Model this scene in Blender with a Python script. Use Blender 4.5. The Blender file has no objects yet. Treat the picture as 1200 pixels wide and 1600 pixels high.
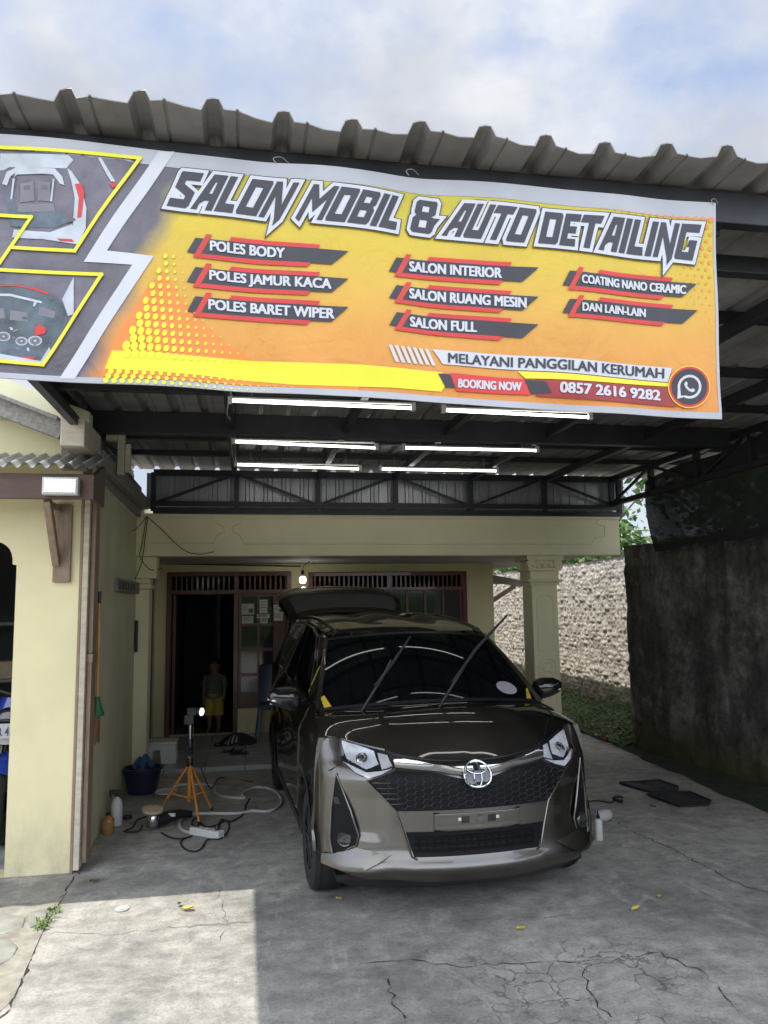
import bpy, bmesh, math, random
from mathutils import Vector, Matrix
from mathutils.geometry import delaunay_2d_cdt
random.seed(7)
S = bpy.context.scene
R = math.radians
PI = math.pi

# ------------------------------------------------------------------ camera
FPX, CAMH = 1202.0, 1.65
YAW, PITCH, ROLL = 0.177403, 0.120014, 0.0141
Fv = Vector((math.sin(YAW)*math.cos(PITCH), math.cos(YAW)*math.cos(PITCH), math.sin(PITCH)))
R0 = Vector((math.cos(YAW), -math.sin(YAW), 0)); U0 = R0.cross(Fv)
Rv = R0*math.cos(ROLL) - U0*math.sin(ROLL); Uv = R0*math.sin(ROLL) + U0*math.cos(ROLL)
CP = Vector((0, 0, CAMH))
cd = bpy.data.cameras.new('camera'); cam = bpy.data.objects.new('camera', cd)
S.collection.objects.link(cam); S.camera = cam
cam.matrix_world = Matrix(((Rv.x, Uv.x, -Fv.x, 0), (Rv.y, Uv.y, -Fv.y, 0), (Rv.z, Uv.z, -Fv.z, CAMH), (0, 0, 0, 1)))
cd.sensor_fit = 'VERTICAL'; cd.sensor_height = 36; cd.lens = FPX/1600*36; cd.clip_end = 600; cd.clip_start = .05

# ------------------------------------------------------------------ light
SUNK = (-.44, .03, 1.0)                                  # direction towards the sun
SUN_EL = math.atan2(1, math.hypot(SUNK[0], SUNK[1]))
sl = bpy.data.lights.new('sun', 'SUN'); sl.energy = 2.4; sl.angle = R(.5); sl.color = (1, .95, .87)
so = bpy.data.objects.new('sun', sl); S.collection.objects.link(so)
so.rotation_euler = Vector(SUNK).to_track_quat('Z', 'Y').to_euler(); so.location = (-8, 0, 20)
W = bpy.data.worlds.new('World'); S.world = W; W.use_nodes = True
nt = W.node_tree; nt.nodes.clear()
def wn(t, **k):
    n = nt.nodes.new(t)
    for a, b in k.items(): setattr(n, a, b)
    return n
sky = wn('ShaderNodeTexSky', sky_type='NISHITA', sun_disc=False)
sky.sun_elevation = SUN_EL; sky.sun_rotation = math.atan2(SUNK[0], SUNK[1]); sky.altitude = 300; sky.dust_density = 2.0
tc = wn('ShaderNodeTexCoord'); mp = wn('ShaderNodeMapping'); mp.inputs['Scale'].default_value = (1, 1, 1.5)
mp.inputs['Location'].default_value = (.15, .55, .2)
cn = wn('ShaderNodeTexNoise'); cn.inputs['Scale'].default_value = 3.1; cn.inputs['Detail'].default_value = 7; cn.inputs['Roughness'].default_value = .58
cr = wn('ShaderNodeValToRGB'); cr.color_ramp.elements[0].position = .36; cr.color_ramp.elements[1].position = .56
cn2 = wn('ShaderNodeTexNoise'); cn2.inputs['Scale'].default_value = 4.0; cn2.inputs['Detail'].default_value = 10
cr2 = wn('ShaderNodeValToRGB'); cr2.color_ramp.elements[0].position = .36; cr2.color_ramp.elements[1].position = .62
cr2.color_ramp.elements[0].color = (2.6, 2.75, 3.1, 1); cr2.color_ramp.elements[1].color = (4.0, 4.05, 4.15, 1)
mx = wn('ShaderNodeMixRGB'); bg = wn('ShaderNodeBackground'); wo = wn('ShaderNodeOutputWorld')
hs = wn('ShaderNodeMixRGB'); hs.inputs[0].default_value = .75; hs.inputs[2].default_value = (2.15, 2.6, 3.6, 1)
L = nt.links
L.new(tc.outputs['Generated'], mp.inputs[0]); L.new(mp.outputs[0], cn.inputs[0]); L.new(mp.outputs[0], cn2.inputs[0])
L.new(cn.outputs['Fac'], cr.inputs[0]); L.new(cn2.outputs['Fac'], cr2.inputs[0]); L.new(cr.outputs[0], mx.inputs[0])
L.new(sky.outputs[0], hs.inputs[1]); L.new(hs.outputs[0], mx.inputs[1]); L.new(cr2.outputs[0], mx.inputs[2]); sx = wn('ShaderNodeSeparateXYZ'); L.new(tc.outputs['Generated'], sx.inputs[0])
mrk = wn('ShaderNodeMapRange'); mrk.inputs[1].default_value = .25; mrk.inputs[2].default_value = -.6; mrk.inputs[3].default_value = 1; mrk.inputs[4].default_value = 3.4; L.new(sx.outputs[1], mrk.inputs[0])
vm = wn('ShaderNodeVectorMath', operation='SCALE'); L.new(mx.outputs[0], vm.inputs[0]); L.new(mrk.outputs[0], vm.inputs['Scale'])    # added brightening of the unseen street-side sky, to fill the shade
L.new(vm.outputs[0], bg.inputs[0]); L.new(bg.outputs[0], wo.inputs[0])
bg.inputs['Strength'].default_value = .12
S.view_settings.view_transform = 'Standard'; S.view_settings.look = 'None'; S.view_settings.exposure = 1.0; S.view_settings.gamma = 1
S.cycles.use_denoising = True; S.cycles.max_bounces = 8; S.cycles.diffuse_bounces = 5; S.cycles.transparent_max_bounces = 12

# ------------------------------------------------------------------ pixel -> place on a real plane
def ray(px, py): return Rv*((px-600)/FPX) + Uv*((800-py)/FPX) + Fv
def GZ(px, py, z=0.0):
    d = ray(px, py); return CP + d*((z-CAMH)/d.z)
def PY(px, py, Y):
    d = ray(px, py); return CP + d*(Y/d.y)
def PX(px, py, X):
    d = ray(px, py); return CP + d*(X/d.x)

# ------------------------------------------------------------------ materials
MATS = {}
def newmat(name):
    m = bpy.data.materials.new(name); m.use_nodes = True; m.node_tree.nodes.clear(); MATS[name] = m
    N = m.node_tree.nodes; o = N.new('ShaderNodeOutputMaterial'); b = N.new('ShaderNodeBsdfPrincipled')
    m.node_tree.links.new(b.outputs[0], o.inputs[0]); return m, N, m.node_tree.links, b, o
def noise(N, Lk, scale, detail=6, rough=.55, stretch=(1, 1, 1), dist=0, coord='Object'):
    t = N.new('ShaderNodeTexCoord'); p = N.new('ShaderNodeMapping'); p.inputs['Scale'].default_value = stretch
    n = N.new('ShaderNodeTexNoise'); n.inputs['Scale'].default_value = scale; n.inputs['Detail'].default_value = detail
    n.inputs['Roughness'].default_value = rough; n.inputs['Distortion'].default_value = dist
    Lk.new(t.outputs[coord], p.inputs[0]); Lk.new(p.outputs[0], n.inputs['Vector']); return n
def ramp(N, Lk, src, stops):
    r = N.new('ShaderNodeValToRGB'); e = r.color_ramp.elements
    while len(e) < len(stops): e.new(.5)
    for k, (p, c) in enumerate(stops):
        e[k].position = p; e[k].color = (*c, 1) if len(c) == 3 else c
    Lk.new(src, r.inputs[0]); return r
def mixc(N, Lk, fac, a, b, mode='MIX'):
    m = N.new('ShaderNodeMixRGB'); m.blend_type = mode
    for s, v in ((0, fac), (1, a), (2, b)):
        if hasattr(v, 'is_output') or hasattr(v, 'links'): Lk.new(v, m.inputs[s])
        elif isinstance(v, (int, float)): m.inputs[s].default_value = v if s == 0 else (v, v, v, 1)
        else: m.inputs[s].default_value = (*v, 1)
    return m.outputs[0]
def math_(N, Lk, op, a, b=None, clamp=False):
    m = N.new('ShaderNodeMath'); m.operation = op; m.use_clamp = clamp
    for s, v in ((0, a), (1, b)):
        if v is None: continue
        if hasattr(v, 'links'): Lk.new(v, m.inputs[s])
        else: m.inputs[s].default_value = v
    return m.outputs[0]
def bump(N, Lk, b, h, strength, dist=.01):
    u = N.new('ShaderNodeBump'); u.inputs['Strength'].default_value = strength; u.inputs['Distance'].default_value = dist
    Lk.new(h, u.inputs['Height']); Lk.new(u.outputs[0], b.inputs['Normal'])
def M(name, col, rough=.6, metal=0, var=.18, scale=6, bmp=0, bscale=60, coat=0, stretch=(1, 1, 1), dirt=0, spec=.5, emit=None, trans=0, splash=0):
    m, N, Lk, b, o = newmat(name)
    n = noise(N, Lk, scale, 7, .6, stretch)
    lo = tuple(c*(1-var) for c in col); hi = tuple(min(.95, c*(1+var)) for c in col)
    r = ramp(N, Lk, n.outputs['Fac'], [(.3, lo), (.7, hi)]); out = r.outputs[0]
    if dirt:
        n2 = noise(N, Lk, 1.7, 9, .65, (1, 1, .45)); d = ramp(N, Lk, n2.outputs['Fac'], [(.48, (0, 0, 0)), (.72, (1, 1, 1))])
        f = math_(N, Lk, 'MULTIPLY', d.outputs[0], dirt); out = mixc(N, Lk, f, out, tuple(c*.42 for c in col))
    if splash:
        t = N.new('ShaderNodeTexCoord'); sp = N.new('ShaderNodeSeparateXYZ'); Lk.new(t.outputs['Object'], sp.inputs[0]); mr = N.new('ShaderNodeMapRange'); mr.inputs[1].default_value = splash; mr.inputs[2].default_value = 0; Lk.new(sp.outputs[2], mr.inputs[0])
        n4 = noise(N, Lk, 9, 8, .7, (1, 1, .5)); r4 = ramp(N, Lk, n4.outputs['Fac'], [(.35, (0,0,0)), (.7, (1,1,1))]); out = mixc(N, Lk, math_(N, Lk, 'MULTIPLY', math_(N, Lk, 'MULTIPLY', mr.outputs[0], r4.outputs[0]), .45, True), out, (.24,.21,.16))
        n6 = noise(N, Lk, 3.2, 8, .7, (1, 1, .16)); r6 = ramp(N, Lk, n6.outputs['Fac'], [(.56, (0,0,0)), (.72, (1,1,1))]); out = mixc(N, Lk, math_(N, Lk, 'MULTIPLY', r6.outputs[0], .10), out, tuple(c*.5 for c in col))
    Lk.new(out, b.inputs['Base Color']); b.inputs['Roughness'].default_value = rough; b.inputs['Metallic'].default_value = metal
    b.inputs['Coat Weight'].default_value = coat; b.inputs['Coat Roughness'].default_value = .03; b.inputs['Specular IOR Level'].default_value = spec
    if trans: b.inputs['Transmission Weight'].default_value = trans
    if emit: b.inputs['Emission Color'].default_value = (*emit[0], 1); b.inputs['Emission Strength'].default_value = emit[1]
    if bmp:
        n3 = noise(N, Lk, bscale, 6, .6, stretch); bump(N, Lk, b, n3.outputs['Fac'], bmp)
    return m

# ------------------------------------------------------------------ mesh helpers
class MB:
    def __init__(s): s.v = []; s.f = []; s.mi = []
    def add(s, vs, fs, mi=0):
        k = len(s.v); s.v += [tuple(p) for p in vs]
        for f in fs: s.f.append(tuple(i+k for i in f)); s.mi.append(mi)
        return s
    def box(s, a, b, mi=0):
        x0, y0, z0 = (min(a[i], b[i]) for i in range(3)); x1, y1, z1 = (max(a[i], b[i]) for i in range(3))
        return s.add([(x0,y0,z0),(x1,y0,z0),(x1,y1,z0),(x0,y1,z0),(x0,y0,z1),(x1,y0,z1),(x1,y1,z1),(x0,y1,z1)],
                     [(3,2,1,0),(4,5,6,7),(0,1,5,4),(1,2,6,5),(2,3,7,6),(3,0,4,7)], mi)
    def bar(s, p, q, w, h, mi=0, up=(0,0,1)):
        p = Vector(p); q = Vector(q); d = (q-p).normalized(); u = Vector(up)
        if abs(d.dot(u)) > .98: u = Vector((0,1,0))
        a = d.cross(u).normalized()*w/2; c = a.cross(d).normalized()*h/2
        return s.add([p-a-c,p+a-c,p+a+c,p-a+c,q-a-c,q+a-c,q+a+c,q-a+c], [(0,1,2,3),(7,6,5,4),(0,4,5,1),(1,5,6,2),(2,6,7,3),(3,7,4,0)], mi)
    def tube(s, pts, r, n=8, mi=0, closed=False):
        P = [Vector(p) for p in pts]; m = len(P); rr = r if isinstance(r, (list, tuple)) else [r]*m
        rings = []; ref = None
        for i in range(m):
            t = (P[(i+1) % m] - P[i-1]) if closed else (P[min(i+1, m-1)] - P[max(i-1, 0)])
            t = t.normalized() if t.length > 1e-9 else Vector((0,0,1))
            if ref is None: ref = Vector((0,0,1)) if abs(t.z) < .9 else Vector((1,0,0))
            a = (ref - t*ref.dot(t)).normalized(); b = t.cross(a); ref = a
            rings.append([P[i] + (a*math.cos(2*PI*k/n) + b*math.sin(2*PI*k/n))*rr[i] for k in range(n)])
        vs = [v for g in rings for v in g]; fs = []
        for i in range(m if closed else m-1):
            j = (i+1) % m
            for k in range(n): fs.append((i*n+k, i*n+(k+1) % n, j*n+(k+1) % n, j*n+k))
        if not closed: fs += [tuple(range(n))[::-1], tuple((m-1)*n+k for k in range(n))]
        return s.add(vs, fs, mi)
    def lathe(s, prof, o, axis=(0,0,1), n=24, mi=0, ref=None):
        ax = Vector(axis).normalized(); u = Vector(ref) if ref else (Vector((1,0,0)) if abs(ax.x) < .9 else Vector((0,1,0)))
        u = (u-ax*u.dot(ax)).normalized(); w = ax.cross(u); o = Vector(o); vs = []; fs = []
        for r, h in prof:
            for k in range(n): vs.append(o + ax*h + (u*math.cos(2*PI*k/n)+w*math.sin(2*PI*k/n))*max(r, 1e-4))
        for i in range(len(prof)-1):
            for k in range(n): fs.append((i*n+k, i*n+(k+1) % n, (i+1)*n+(k+1) % n, (i+1)*n+k))
        fs += [tuple(range(n))[::-1], tuple((len(prof)-1)*n+k for k in range(n))]
        return s.add(vs, fs, mi)
    def grid(s, fn, nu, nv, mi=0, flip=False):
        vs = [fn(i/nu, j/nv) for j in range(nv+1) for i in range(nu+1)]; fs = []
        for j in range(nv):
            for i in range(nu):
                a = j*(nu+1)+i; q = (a, a+1, a+nu+2, a+nu+1); fs.append(q[::-1] if flip else q)
        return s.add(vs, fs, mi)
    def prism(s, poly, fa, fb, mi=0):
        n = len(poly); s.add([fa(p) for p in poly] + [fb(p) for p in poly],
            [tuple(range(n))[::-1], tuple(range(n, 2*n))] + [(i, (i+1) % n, n+(i+1) % n, n+i) for i in range(n)], mi); return s
    def patch(s, loops, fn, cell=.04, mi=0, back=None):
        """2D outline(s) filled with a fine triangulation, each point set on the surface fn; back gives thickness"""
        if not isinstance(loops[0][0], (tuple, list)): loops = [loops]
        pts = []; edges = []
        for lp in loops:
            k0 = len(pts); n = len(lp)
            for i in range(n):
                a = Vector(lp[i]); b = Vector(lp[(i+1) % n]); m = max(1, int((b-a).length/cell+.5))
                for j in range(m): pts.append(a+(b-a)*j/m)
            k1 = len(pts); edges += [(i, i+1 if i+1 < k1 else k0) for i in range(k0, k1)]
        nb = len(pts); bedges = list(edges)
        xs = [p.x for p in pts]; ys = [p.y for p in pts]; y = min(ys)+cell*.5; row = 0
        while y < max(ys):
            x = min(xs)+cell*(.5 if row % 2 else .3)
            while x < max(xs):
                ins = False; near = False
                for a, b in bedges:
                    A = pts[a]; B = pts[b]
                    if (A.y > y) != (B.y > y) and x < (B.x-A.x)*(y-A.y)/(B.y-A.y)+A.x: ins = not ins
                    if abs(A.x-x)+abs(A.y-y) < cell*.45: near = True
                if ins and not near: pts.append(Vector((x, y)))
                x += cell
            y += cell; row += 1
        r = delaunay_2d_cdt(pts, edges, [], 2, 1e-7)
        if not r[2]: r = delaunay_2d_cdt(pts, edges, [list(range(nb))], 1, 1e-7)
        V, E_ = r[0], r[1]; Fc = []
        def inside(x, y):
            c = False
            for a, b in bedges:
                A = pts[a]; B = pts[b]
                if (A.y > y) != (B.y > y) and x < (B.x-A.x)*(y-A.y)/(B.y-A.y)+A.x: c = not c
            return c
        for f in r[2]:
            c = (V[f[0]]+V[f[1]]+V[f[2]])/3
            if inside(c.x, c.y): Fc.append(f)
        vs = [Vector(fn(v.x, v.y)) for v in V]; s.add(vs, Fc, mi)
        if back:
            loops_e = {}
            for f in Fc:
                for i in range(len(f)):
                    a, b = f[i], f[(i+1) % len(f)]; loops_e[(a, b)] = loops_e.get((a, b), 0)+1
            be = [(a, b) for (a, b) in loops_e if (b, a) not in loops_e]
            used = sorted({i for e in be for i in e}); ix = {v: i for i, v in enumerate(used)}; n = len(used)
            s.add([vs[i] for i in used]+[Vector(back(V[i].x, V[i].y)) for i in used], [(ix[b], ix[a], ix[a]+n, ix[b]+n) for a, b in be], mi)
        return s
    def build(s, name, mats, parent=None, smooth=False, world=True, bevel=0, auto=None, merge=True):
        me = bpy.data.meshes.new(name); me.from_pydata(s.v, [], s.f); me.update()
        for m in (mats if isinstance(mats, (list, tuple)) else [mats]): me.materials.append(MATS[m] if isinstance(m, str) else m)
        for p, i in zip(me.polygons, s.mi): p.material_index = i
        bm = bmesh.new(); bm.from_mesh(me)
        if merge: bmesh.ops.remove_doubles(bm, verts=bm.verts, dist=2e-5)
        bmesh.ops.recalc_face_normals(bm, faces=bm.faces)
        if smooth:
            ang = R(auto or 38)
            for f in bm.faces: f.smooth = True
            for e in bm.edges:
                if len(e.link_faces) == 2 and e.calc_face_angle(0) > ang: e.smooth = False
        bm.to_mesh(me); bm.free()
        o = bpy.data.objects.new(name, me); S.collection.objects.link(o)
        if bevel:
            b = o.modifiers.new('bevel', 'BEVEL'); b.width = bevel; b.segments = 2; b.limit_method = 'ANGLE'; b.angle_limit = R(50)
        if parent is not None:
            o.parent = parent
            if world: o.matrix_parent_inverse = WM(parent).inverted()
        return o
def WM(o):
    m = o.matrix_basis.copy()
    return WM(o.parent) @ o.matrix_parent_inverse @ m if o.parent else m
def tag(o, label, cat, group=None, kind=None):
    o['label'] = label; o['category'] = cat
    if group: o['group'] = group
    if kind: o['kind'] = kind
    return o
def thing(name, label, cat, loc=(0,0,0), rz=0, group=None):
    o = bpy.data.objects.new(name, None); S.collection.objects.link(o); o.location = loc; o.rotation_euler = (0,0,rz); o.empty_display_size = .1
    return tag(o, label, cat, group)
def struct(o, label=None):
    o['kind'] = 'structure'
    return o
def dup(o, parent=None, loc=None):
    c = o.copy(); S.collection.objects.link(c); c.parent = parent
    if loc is not None: c.location = loc
    for ch in list(o.children): dup(ch, c)
    return c
def text2d(body, font_off=.012, ch_sp=1.0):
    """flat letters as (verts2d, faces), width and cap height normalised to 0..1"""
    cu = bpy.data.curves.new('t', 'FONT'); cu.body = body; cu.size = 1; cu.offset = font_off; cu.space_character = ch_sp; cu.resolution_u = 4
    o = bpy.data.objects.new('t', cu); S.collection.objects.link(o); bpy.context.view_layer.update()
    me = o.to_mesh(); vs = [(v.co.x, v.co.y) for v in me.vertices]; fs = [tuple(p.vertices) for p in me.polygons]
    o.to_mesh_clear(); bpy.data.objects.remove(o); bpy.data.curves.remove(cu)
    x0 = min(v[0] for v in vs); x1 = max(v[0] for v in vs); y0 = 0; y1 = max(v[1] for v in vs)
    return [((x-x0)/(x1-x0), (y-y0)/(y1-y0)) for x, y in vs], fs
def poly2d(loops, off=0.0):
    """filled even-odd polygons, grown by off"""
    cu = bpy.data.curves.new('p', 'CURVE'); cu.dimensions = '2D'; cu.fill_mode = 'BOTH'; cu.offset = off
    for lp in loops:
        sp = cu.splines.new('POLY'); sp.points.add(len(lp)-1); sp.use_cyclic_u = True
        for k, (x, y) in enumerate(lp): sp.points[k].co = (x, y, 0, 1)
    o = bpy.data.objects.new('p', cu); S.collection.objects.link(o); bpy.context.view_layer.update()
    me = o.to_mesh(); vs = [(v.co.x, v.co.y) for v in me.vertices]; fs = [tuple(p.vertices) for p in me.polygons]
    o.to_mesh_clear(); bpy.data.objects.remove(o); bpy.data.curves.remove(cu)
    return vs, fs
def lerp(a, b, t): return a+(b-a)*t
def interp(x, xs, ys):
    if x <= xs[0]: return ys[0]
    for i in range(len(xs)-1):
        if x <= xs[i+1]: return lerp(ys[i], ys[i+1], (x-xs[i])/(xs[i+1]-xs[i]))
    return ys[-1]
def sinterp(x, xs, ys):
    """smooth (monotone-ish cubic) interpolation"""
    if x <= xs[0]: return ys[0]
    if x >= xs[-1]: return ys[-1]
    i = max(k for k in range(len(xs)-1) if xs[k] <= x); h = xs[i+1]-xs[i]; t = (x-xs[i])/h
    def sl(k):
        if k <= 0: return (ys[1]-ys[0])/(xs[1]-xs[0])
        if k >= len(xs)-1: return (ys[-1]-ys[-2])/(xs[-1]-xs[-2])
        return (ys[k+1]-ys[k-1])/(xs[k+1]-xs[k-1])
    a, b = sl(i)*h, sl(i+1)*h
    return (2*t**3-3*t*t+1)*ys[i]+(t**3-2*t*t+t)*a+(-2*t**3+3*t*t)*ys[i+1]+(t**3-t*t)*b
def spline(pts, n=8):
    P = [Vector(p) for p in pts]; out = []
    for i in range(len(P)-1):
        p0 = P[max(i-1, 0)]; p1 = P[i]; p2 = P[i+1]; p3 = P[min(i+2, len(P)-1)]
        for k in range(n):
            t = k/n; out.append(.5*((2*p1)+(p2-p0)*t+(2*p0-5*p1+4*p2-p3)*t*t+(3*p1-p0-3*p2+p3)*t**3))
    return out+[P[-1]]

# ------------------------------------------------------------------ material set
def ground_mat():
    m, N, Lk, b, o = newmat('concrete')
    n1 = noise(N, Lk, .9, 10, .62, dist=.6); c1 = ramp(N, Lk, n1.outputs['Fac'], [(.28, (.22,.217,.20)), (.5, (.36,.35,.32)), (.72, (.49,.475,.43))])
    n2 = noise(N, Lk, 7, 10, .7); c2 = ramp(N, Lk, n2.outputs['Fac'], [(.3, (.50,.50,.50)), (.7, (1.28,1.27,1.25))])
    col = mixc(N, Lk, .85, c1.outputs[0], c2.outputs[0], 'MULTIPLY')
    ns = noise(N, Lk, 2.3, 8, .7, (1.6, .55, 1), 1.4); sc = ramp(N, Lk, ns.outputs['Fac'], [(.56, (0,0,0)), (.66, (1,1,1))])
    col = mixc(N, Lk, math_(N, Lk, 'MULTIPLY', sc.outputs[0], .5), col, (.52,.505,.465))           # scuffed light patches
    nd = noise(N, Lk, 1.3, 9, .7, (1, 1.4, 1), .8); sd = ramp(N, Lk, nd.outputs['Fac'], [(.55, (0,0,0)), (.7, (1,1,1))])
    col = mixc(N, Lk, math_(N, Lk, 'MULTIPLY', sd.outputs[0], .62), col, (.11,.11,.104))            # damp dark patches
    n3 = noise(N, Lk, 70, 4, .75); c3 = ramp(N, Lk, n3.outputs['Fac'], [(.33, (.62,.62,.62)), (.48, (.98,.98,.98)), (.68, (1.22,1.21,1.18))])
    col = mixc(N, Lk, .8, col, c3.outputs[0], 'MULTIPLY')
    nf = noise(N, Lk, 3.4, 10, .72, (.85, 1.35, 1), 2.2); cf = ramp(N, Lk, nf.outputs['Fac'], [(.40, (.74,.74,.75)), (.55, (1.05,1.04,1.02)), (.66, (1.22,1.20,1.15))])
    col = mixc(N, Lk, .6, col, cf.outputs[0], 'MULTIPLY')                                    # trowel and tyre streaks across the drive
    # hairline cracks: two scales of warped voronoi edges, each kept only in patches
    t = N.new('ShaderNodeTexCoord'); w = noise(N, Lk, 5, 5, .6)
    add = N.new('ShaderNodeMixRGB'); add.blend_type = 'LINEAR_LIGHT'; add.inputs[0].default_value = .12
    Lk.new(t.outputs['Object'], add.inputs[1]); Lk.new(w.outputs['Color'], add.inputs[2])
    sep = N.new('ShaderNodeSeparateXYZ'); Lk.new(t.outputs['Object'], sep.inputs[0])
    def dist(cx, cy, r0, r1):
        dx = math_(N, Lk, 'SUBTRACT', sep.outputs[0], cx); dy = math_(N, Lk, 'SUBTRACT', sep.outputs[1], cy)
        d = math_(N, Lk, 'SQRT', math_(N, Lk, 'ADD', math_(N, Lk, 'MULTIPLY', dx, dx), math_(N, Lk, 'MULTIPLY', math_(N, Lk, 'MULTIPLY', dy, dy), 2.6)))
        mr = N.new('ShaderNodeMapRange'); mr.inputs[1].default_value = r0; mr.inputs[2].default_value = r1; mr.inputs[3].default_value = 1; mr.inputs[4].default_value = 0
        Lk.new(d, mr.inputs[0]); return mr.outputs[0]
    tot = None
    for sc_, wd, mask in ((6.5, .034, dist(1.45, 3.35, .45, .95)),):
        v = N.new('ShaderNodeTexVoronoi'); v.feature = 'DISTANCE_TO_EDGE'; v.inputs['Scale'].default_value = sc_; Lk.new(add.outputs[0], v.inputs['Vector'])
        f = N.new('ShaderNodeMapRange'); f.inputs[1].default_value = wd*.3; f.inputs[2].default_value = wd; f.inputs[3].default_value = 1; f.inputs[4].default_value = 0
        Lk.new(v.outputs['Distance'], f.inputs[0])
        nm = noise(N, Lk, 2.1 if sc_ > 5 else 1.2, 4, .6); pm = ramp(N, Lk, nm.outputs['Fac'], [(.42, (0,0,0)), (.56, (1,1,1))])
        g = math_(N, Lk, 'MULTIPLY', f.outputs[0], pm.outputs[0]); g = math_(N, Lk, 'MULTIPLY', g, mask)
        tot = g if tot is None else math_(N, Lk, 'MAXIMUM', tot, g)
    col = mixc(N, Lk, math_(N, Lk, 'MULTIPLY', tot, .62), col, (.035,.034,.03))
    Lk.new(col, b.inputs['Base Color'])
    rr = ramp(N, Lk, nd.outputs['Fac'], [(.5, (.75,.75,.75)), (.72, (.42,.42,.42))]); Lk.new(rr.outputs[0], b.inputs['Roughness'])
    h = math_(N, Lk, 'SUBTRACT', math_(N, Lk, 'MULTIPLY', n2.outputs['Fac'], .5), tot); bump(N, Lk, b, h, .45, .006)
ground_mat()
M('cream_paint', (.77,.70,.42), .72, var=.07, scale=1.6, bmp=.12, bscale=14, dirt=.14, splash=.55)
M('cream_trim', (.79,.73,.48), .6, var=.06, scale=2, bmp=.06, bscale=30, dirt=.16)
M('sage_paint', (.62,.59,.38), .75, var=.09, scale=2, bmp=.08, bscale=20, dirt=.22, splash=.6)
M('ceiling_paint', (.5,.5,.46), .8, var=.08, scale=1.2, dirt=.2)
M('grey_timber', (.24,.225,.20), .8, var=.3, scale=9, bmp=.25, bscale=40, stretch=(6, 1, 6))
M('pale_timber', (.52,.47,.36), .75, var=.18, scale=7, bmp=.2, bscale=40, stretch=(1, 1, 5), dirt=.5)
M('brown_board', (.105,.062,.045), .55, var=.2, scale=6, bmp=.12, bscale=40, stretch=(1, 5, 5))
M('bracket_wood', (.27,.19,.13), .6, var=.22, scale=9, stretch=(5, 5, 1), bmp=.1)
M('dark_wood', (.12,.045,.034), .38, var=.25, scale=9, stretch=(6, 6, 1), coat=.25)
M('black_steel', (.022,.023,.027), .45, metal=.2, var=.35, scale=5, bmp=.06, bscale=30)
M('roof_sheet', (.25,.243,.23), .5, metal=.25, var=.2, scale=5, bmp=.08, bscale=18, dirt=.8)
M('cladding', (.34,.35,.36), .38, metal=.7, var=.16, scale=4, stretch=(3, 3, .6), dirt=.3)
M('awning_sheet', (.47,.47,.45), .45, metal=.25, var=.16, scale=6, dirt=.5)
M('tile', (.42,.44,.44), .22, var=.06, scale=2, dirt=.2)
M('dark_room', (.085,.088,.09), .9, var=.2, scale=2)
M('black_rubber', (.016,.016,.017), .75, var=.25, scale=20, bmp=.1)
M('black_plastic', (.014,.014,.016), .42, var=.2, scale=12)
M('gloss_black', (.006,.006,.008), .12, var=.1, coat=.6)
M('white_plastic', (.62,.63,.60), .42, var=.07, scale=6, dirt=.3)
M('white_cable', (.50,.51,.50), .5, var=.1)
M('black_cable', (.012,.012,.013), .55, var=.2)
M('wire', (.30,.30,.26), .5, var=.2)
M('orange_metal', (.62,.235,.03), .4, var=.12, scale=12, coat=.3, dirt=.25)
M('silver_metal', (.55,.56,.58), .22, metal=1, var=.08)
M('chrome', (.62,.62,.62), .12, metal=1, var=.05)
M('navy_plastic', (.012,.018,.045), .4, var=.2)
M('blue_cloth', (.03,.085,.16), .85, var=.25, scale=14, bmp=.2)
M('blue_plastic', (.018,.035,.085), .35, var=.15)
M('foam_pad', (.50,.40,.27), .85, var=.12, scale=20)
M('bamboo', (.48,.27,.09), .5, var=.2, scale=12, stretch=(3, 3, .4))
M('green_plastic', (.015,.13,.045), .45, var=.15)
M('broom_bristle', (.20,.11,.05), .9, var=.35, scale=60, stretch=(4, 4, .3), bmp=.4)
M('amber_bottle', (.33,.18,.06), .25, var=.15)
M('paper', (.60,.59,.55), .8, var=.06, scale=20)
M('ink', (.10,.10,.12), .8, var=.1)
M('yellow_tape', (.60,.42,.04), .6, var=.1)
M('leaf_yellow', (.52,.42,.06), .6, var=.25, scale=40)
M('leaf_brown', (.16,.11,.05), .7, var=.25, scale=40)
M('skin', (.22,.12,.08), .55, var=.08)
M('hair', (.008,.007,.007), .6, var=.2)
M('shirt_grey', (.10,.13,.10), .85, var=.15)
M('shorts_yellow', (.45,.36,.06), .8, var=.12)
M('bag_black', (.012,.012,.015), .7, var=.3, scale=14, bmp=.3, bscale=25)
M('mat_black', (.020,.023,.032), .6, var=.3, scale=30, bmp=.3, bscale=90)
M('moss', (.05,.075,.02), .95, var=.5, scale=9, bmp=.8, bscale=22)
M('soil', (.32,.30,.25), .95, var=.35, scale=9, bmp=.7, bscale=22)
for k, c in enumerate(((.045,.11,.018), (.075,.15,.03), (.11,.19,.035))): M('leaf_%d' % k, c, .5, var=.3, scale=2.5)
M('bark', (.10,.075,.05), .9, var=.3, scale=9, bmp=.5)
M('tyre', (.018,.018,.019), .7, var=.25, scale=9, bmp=.15, bscale=60)
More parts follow.
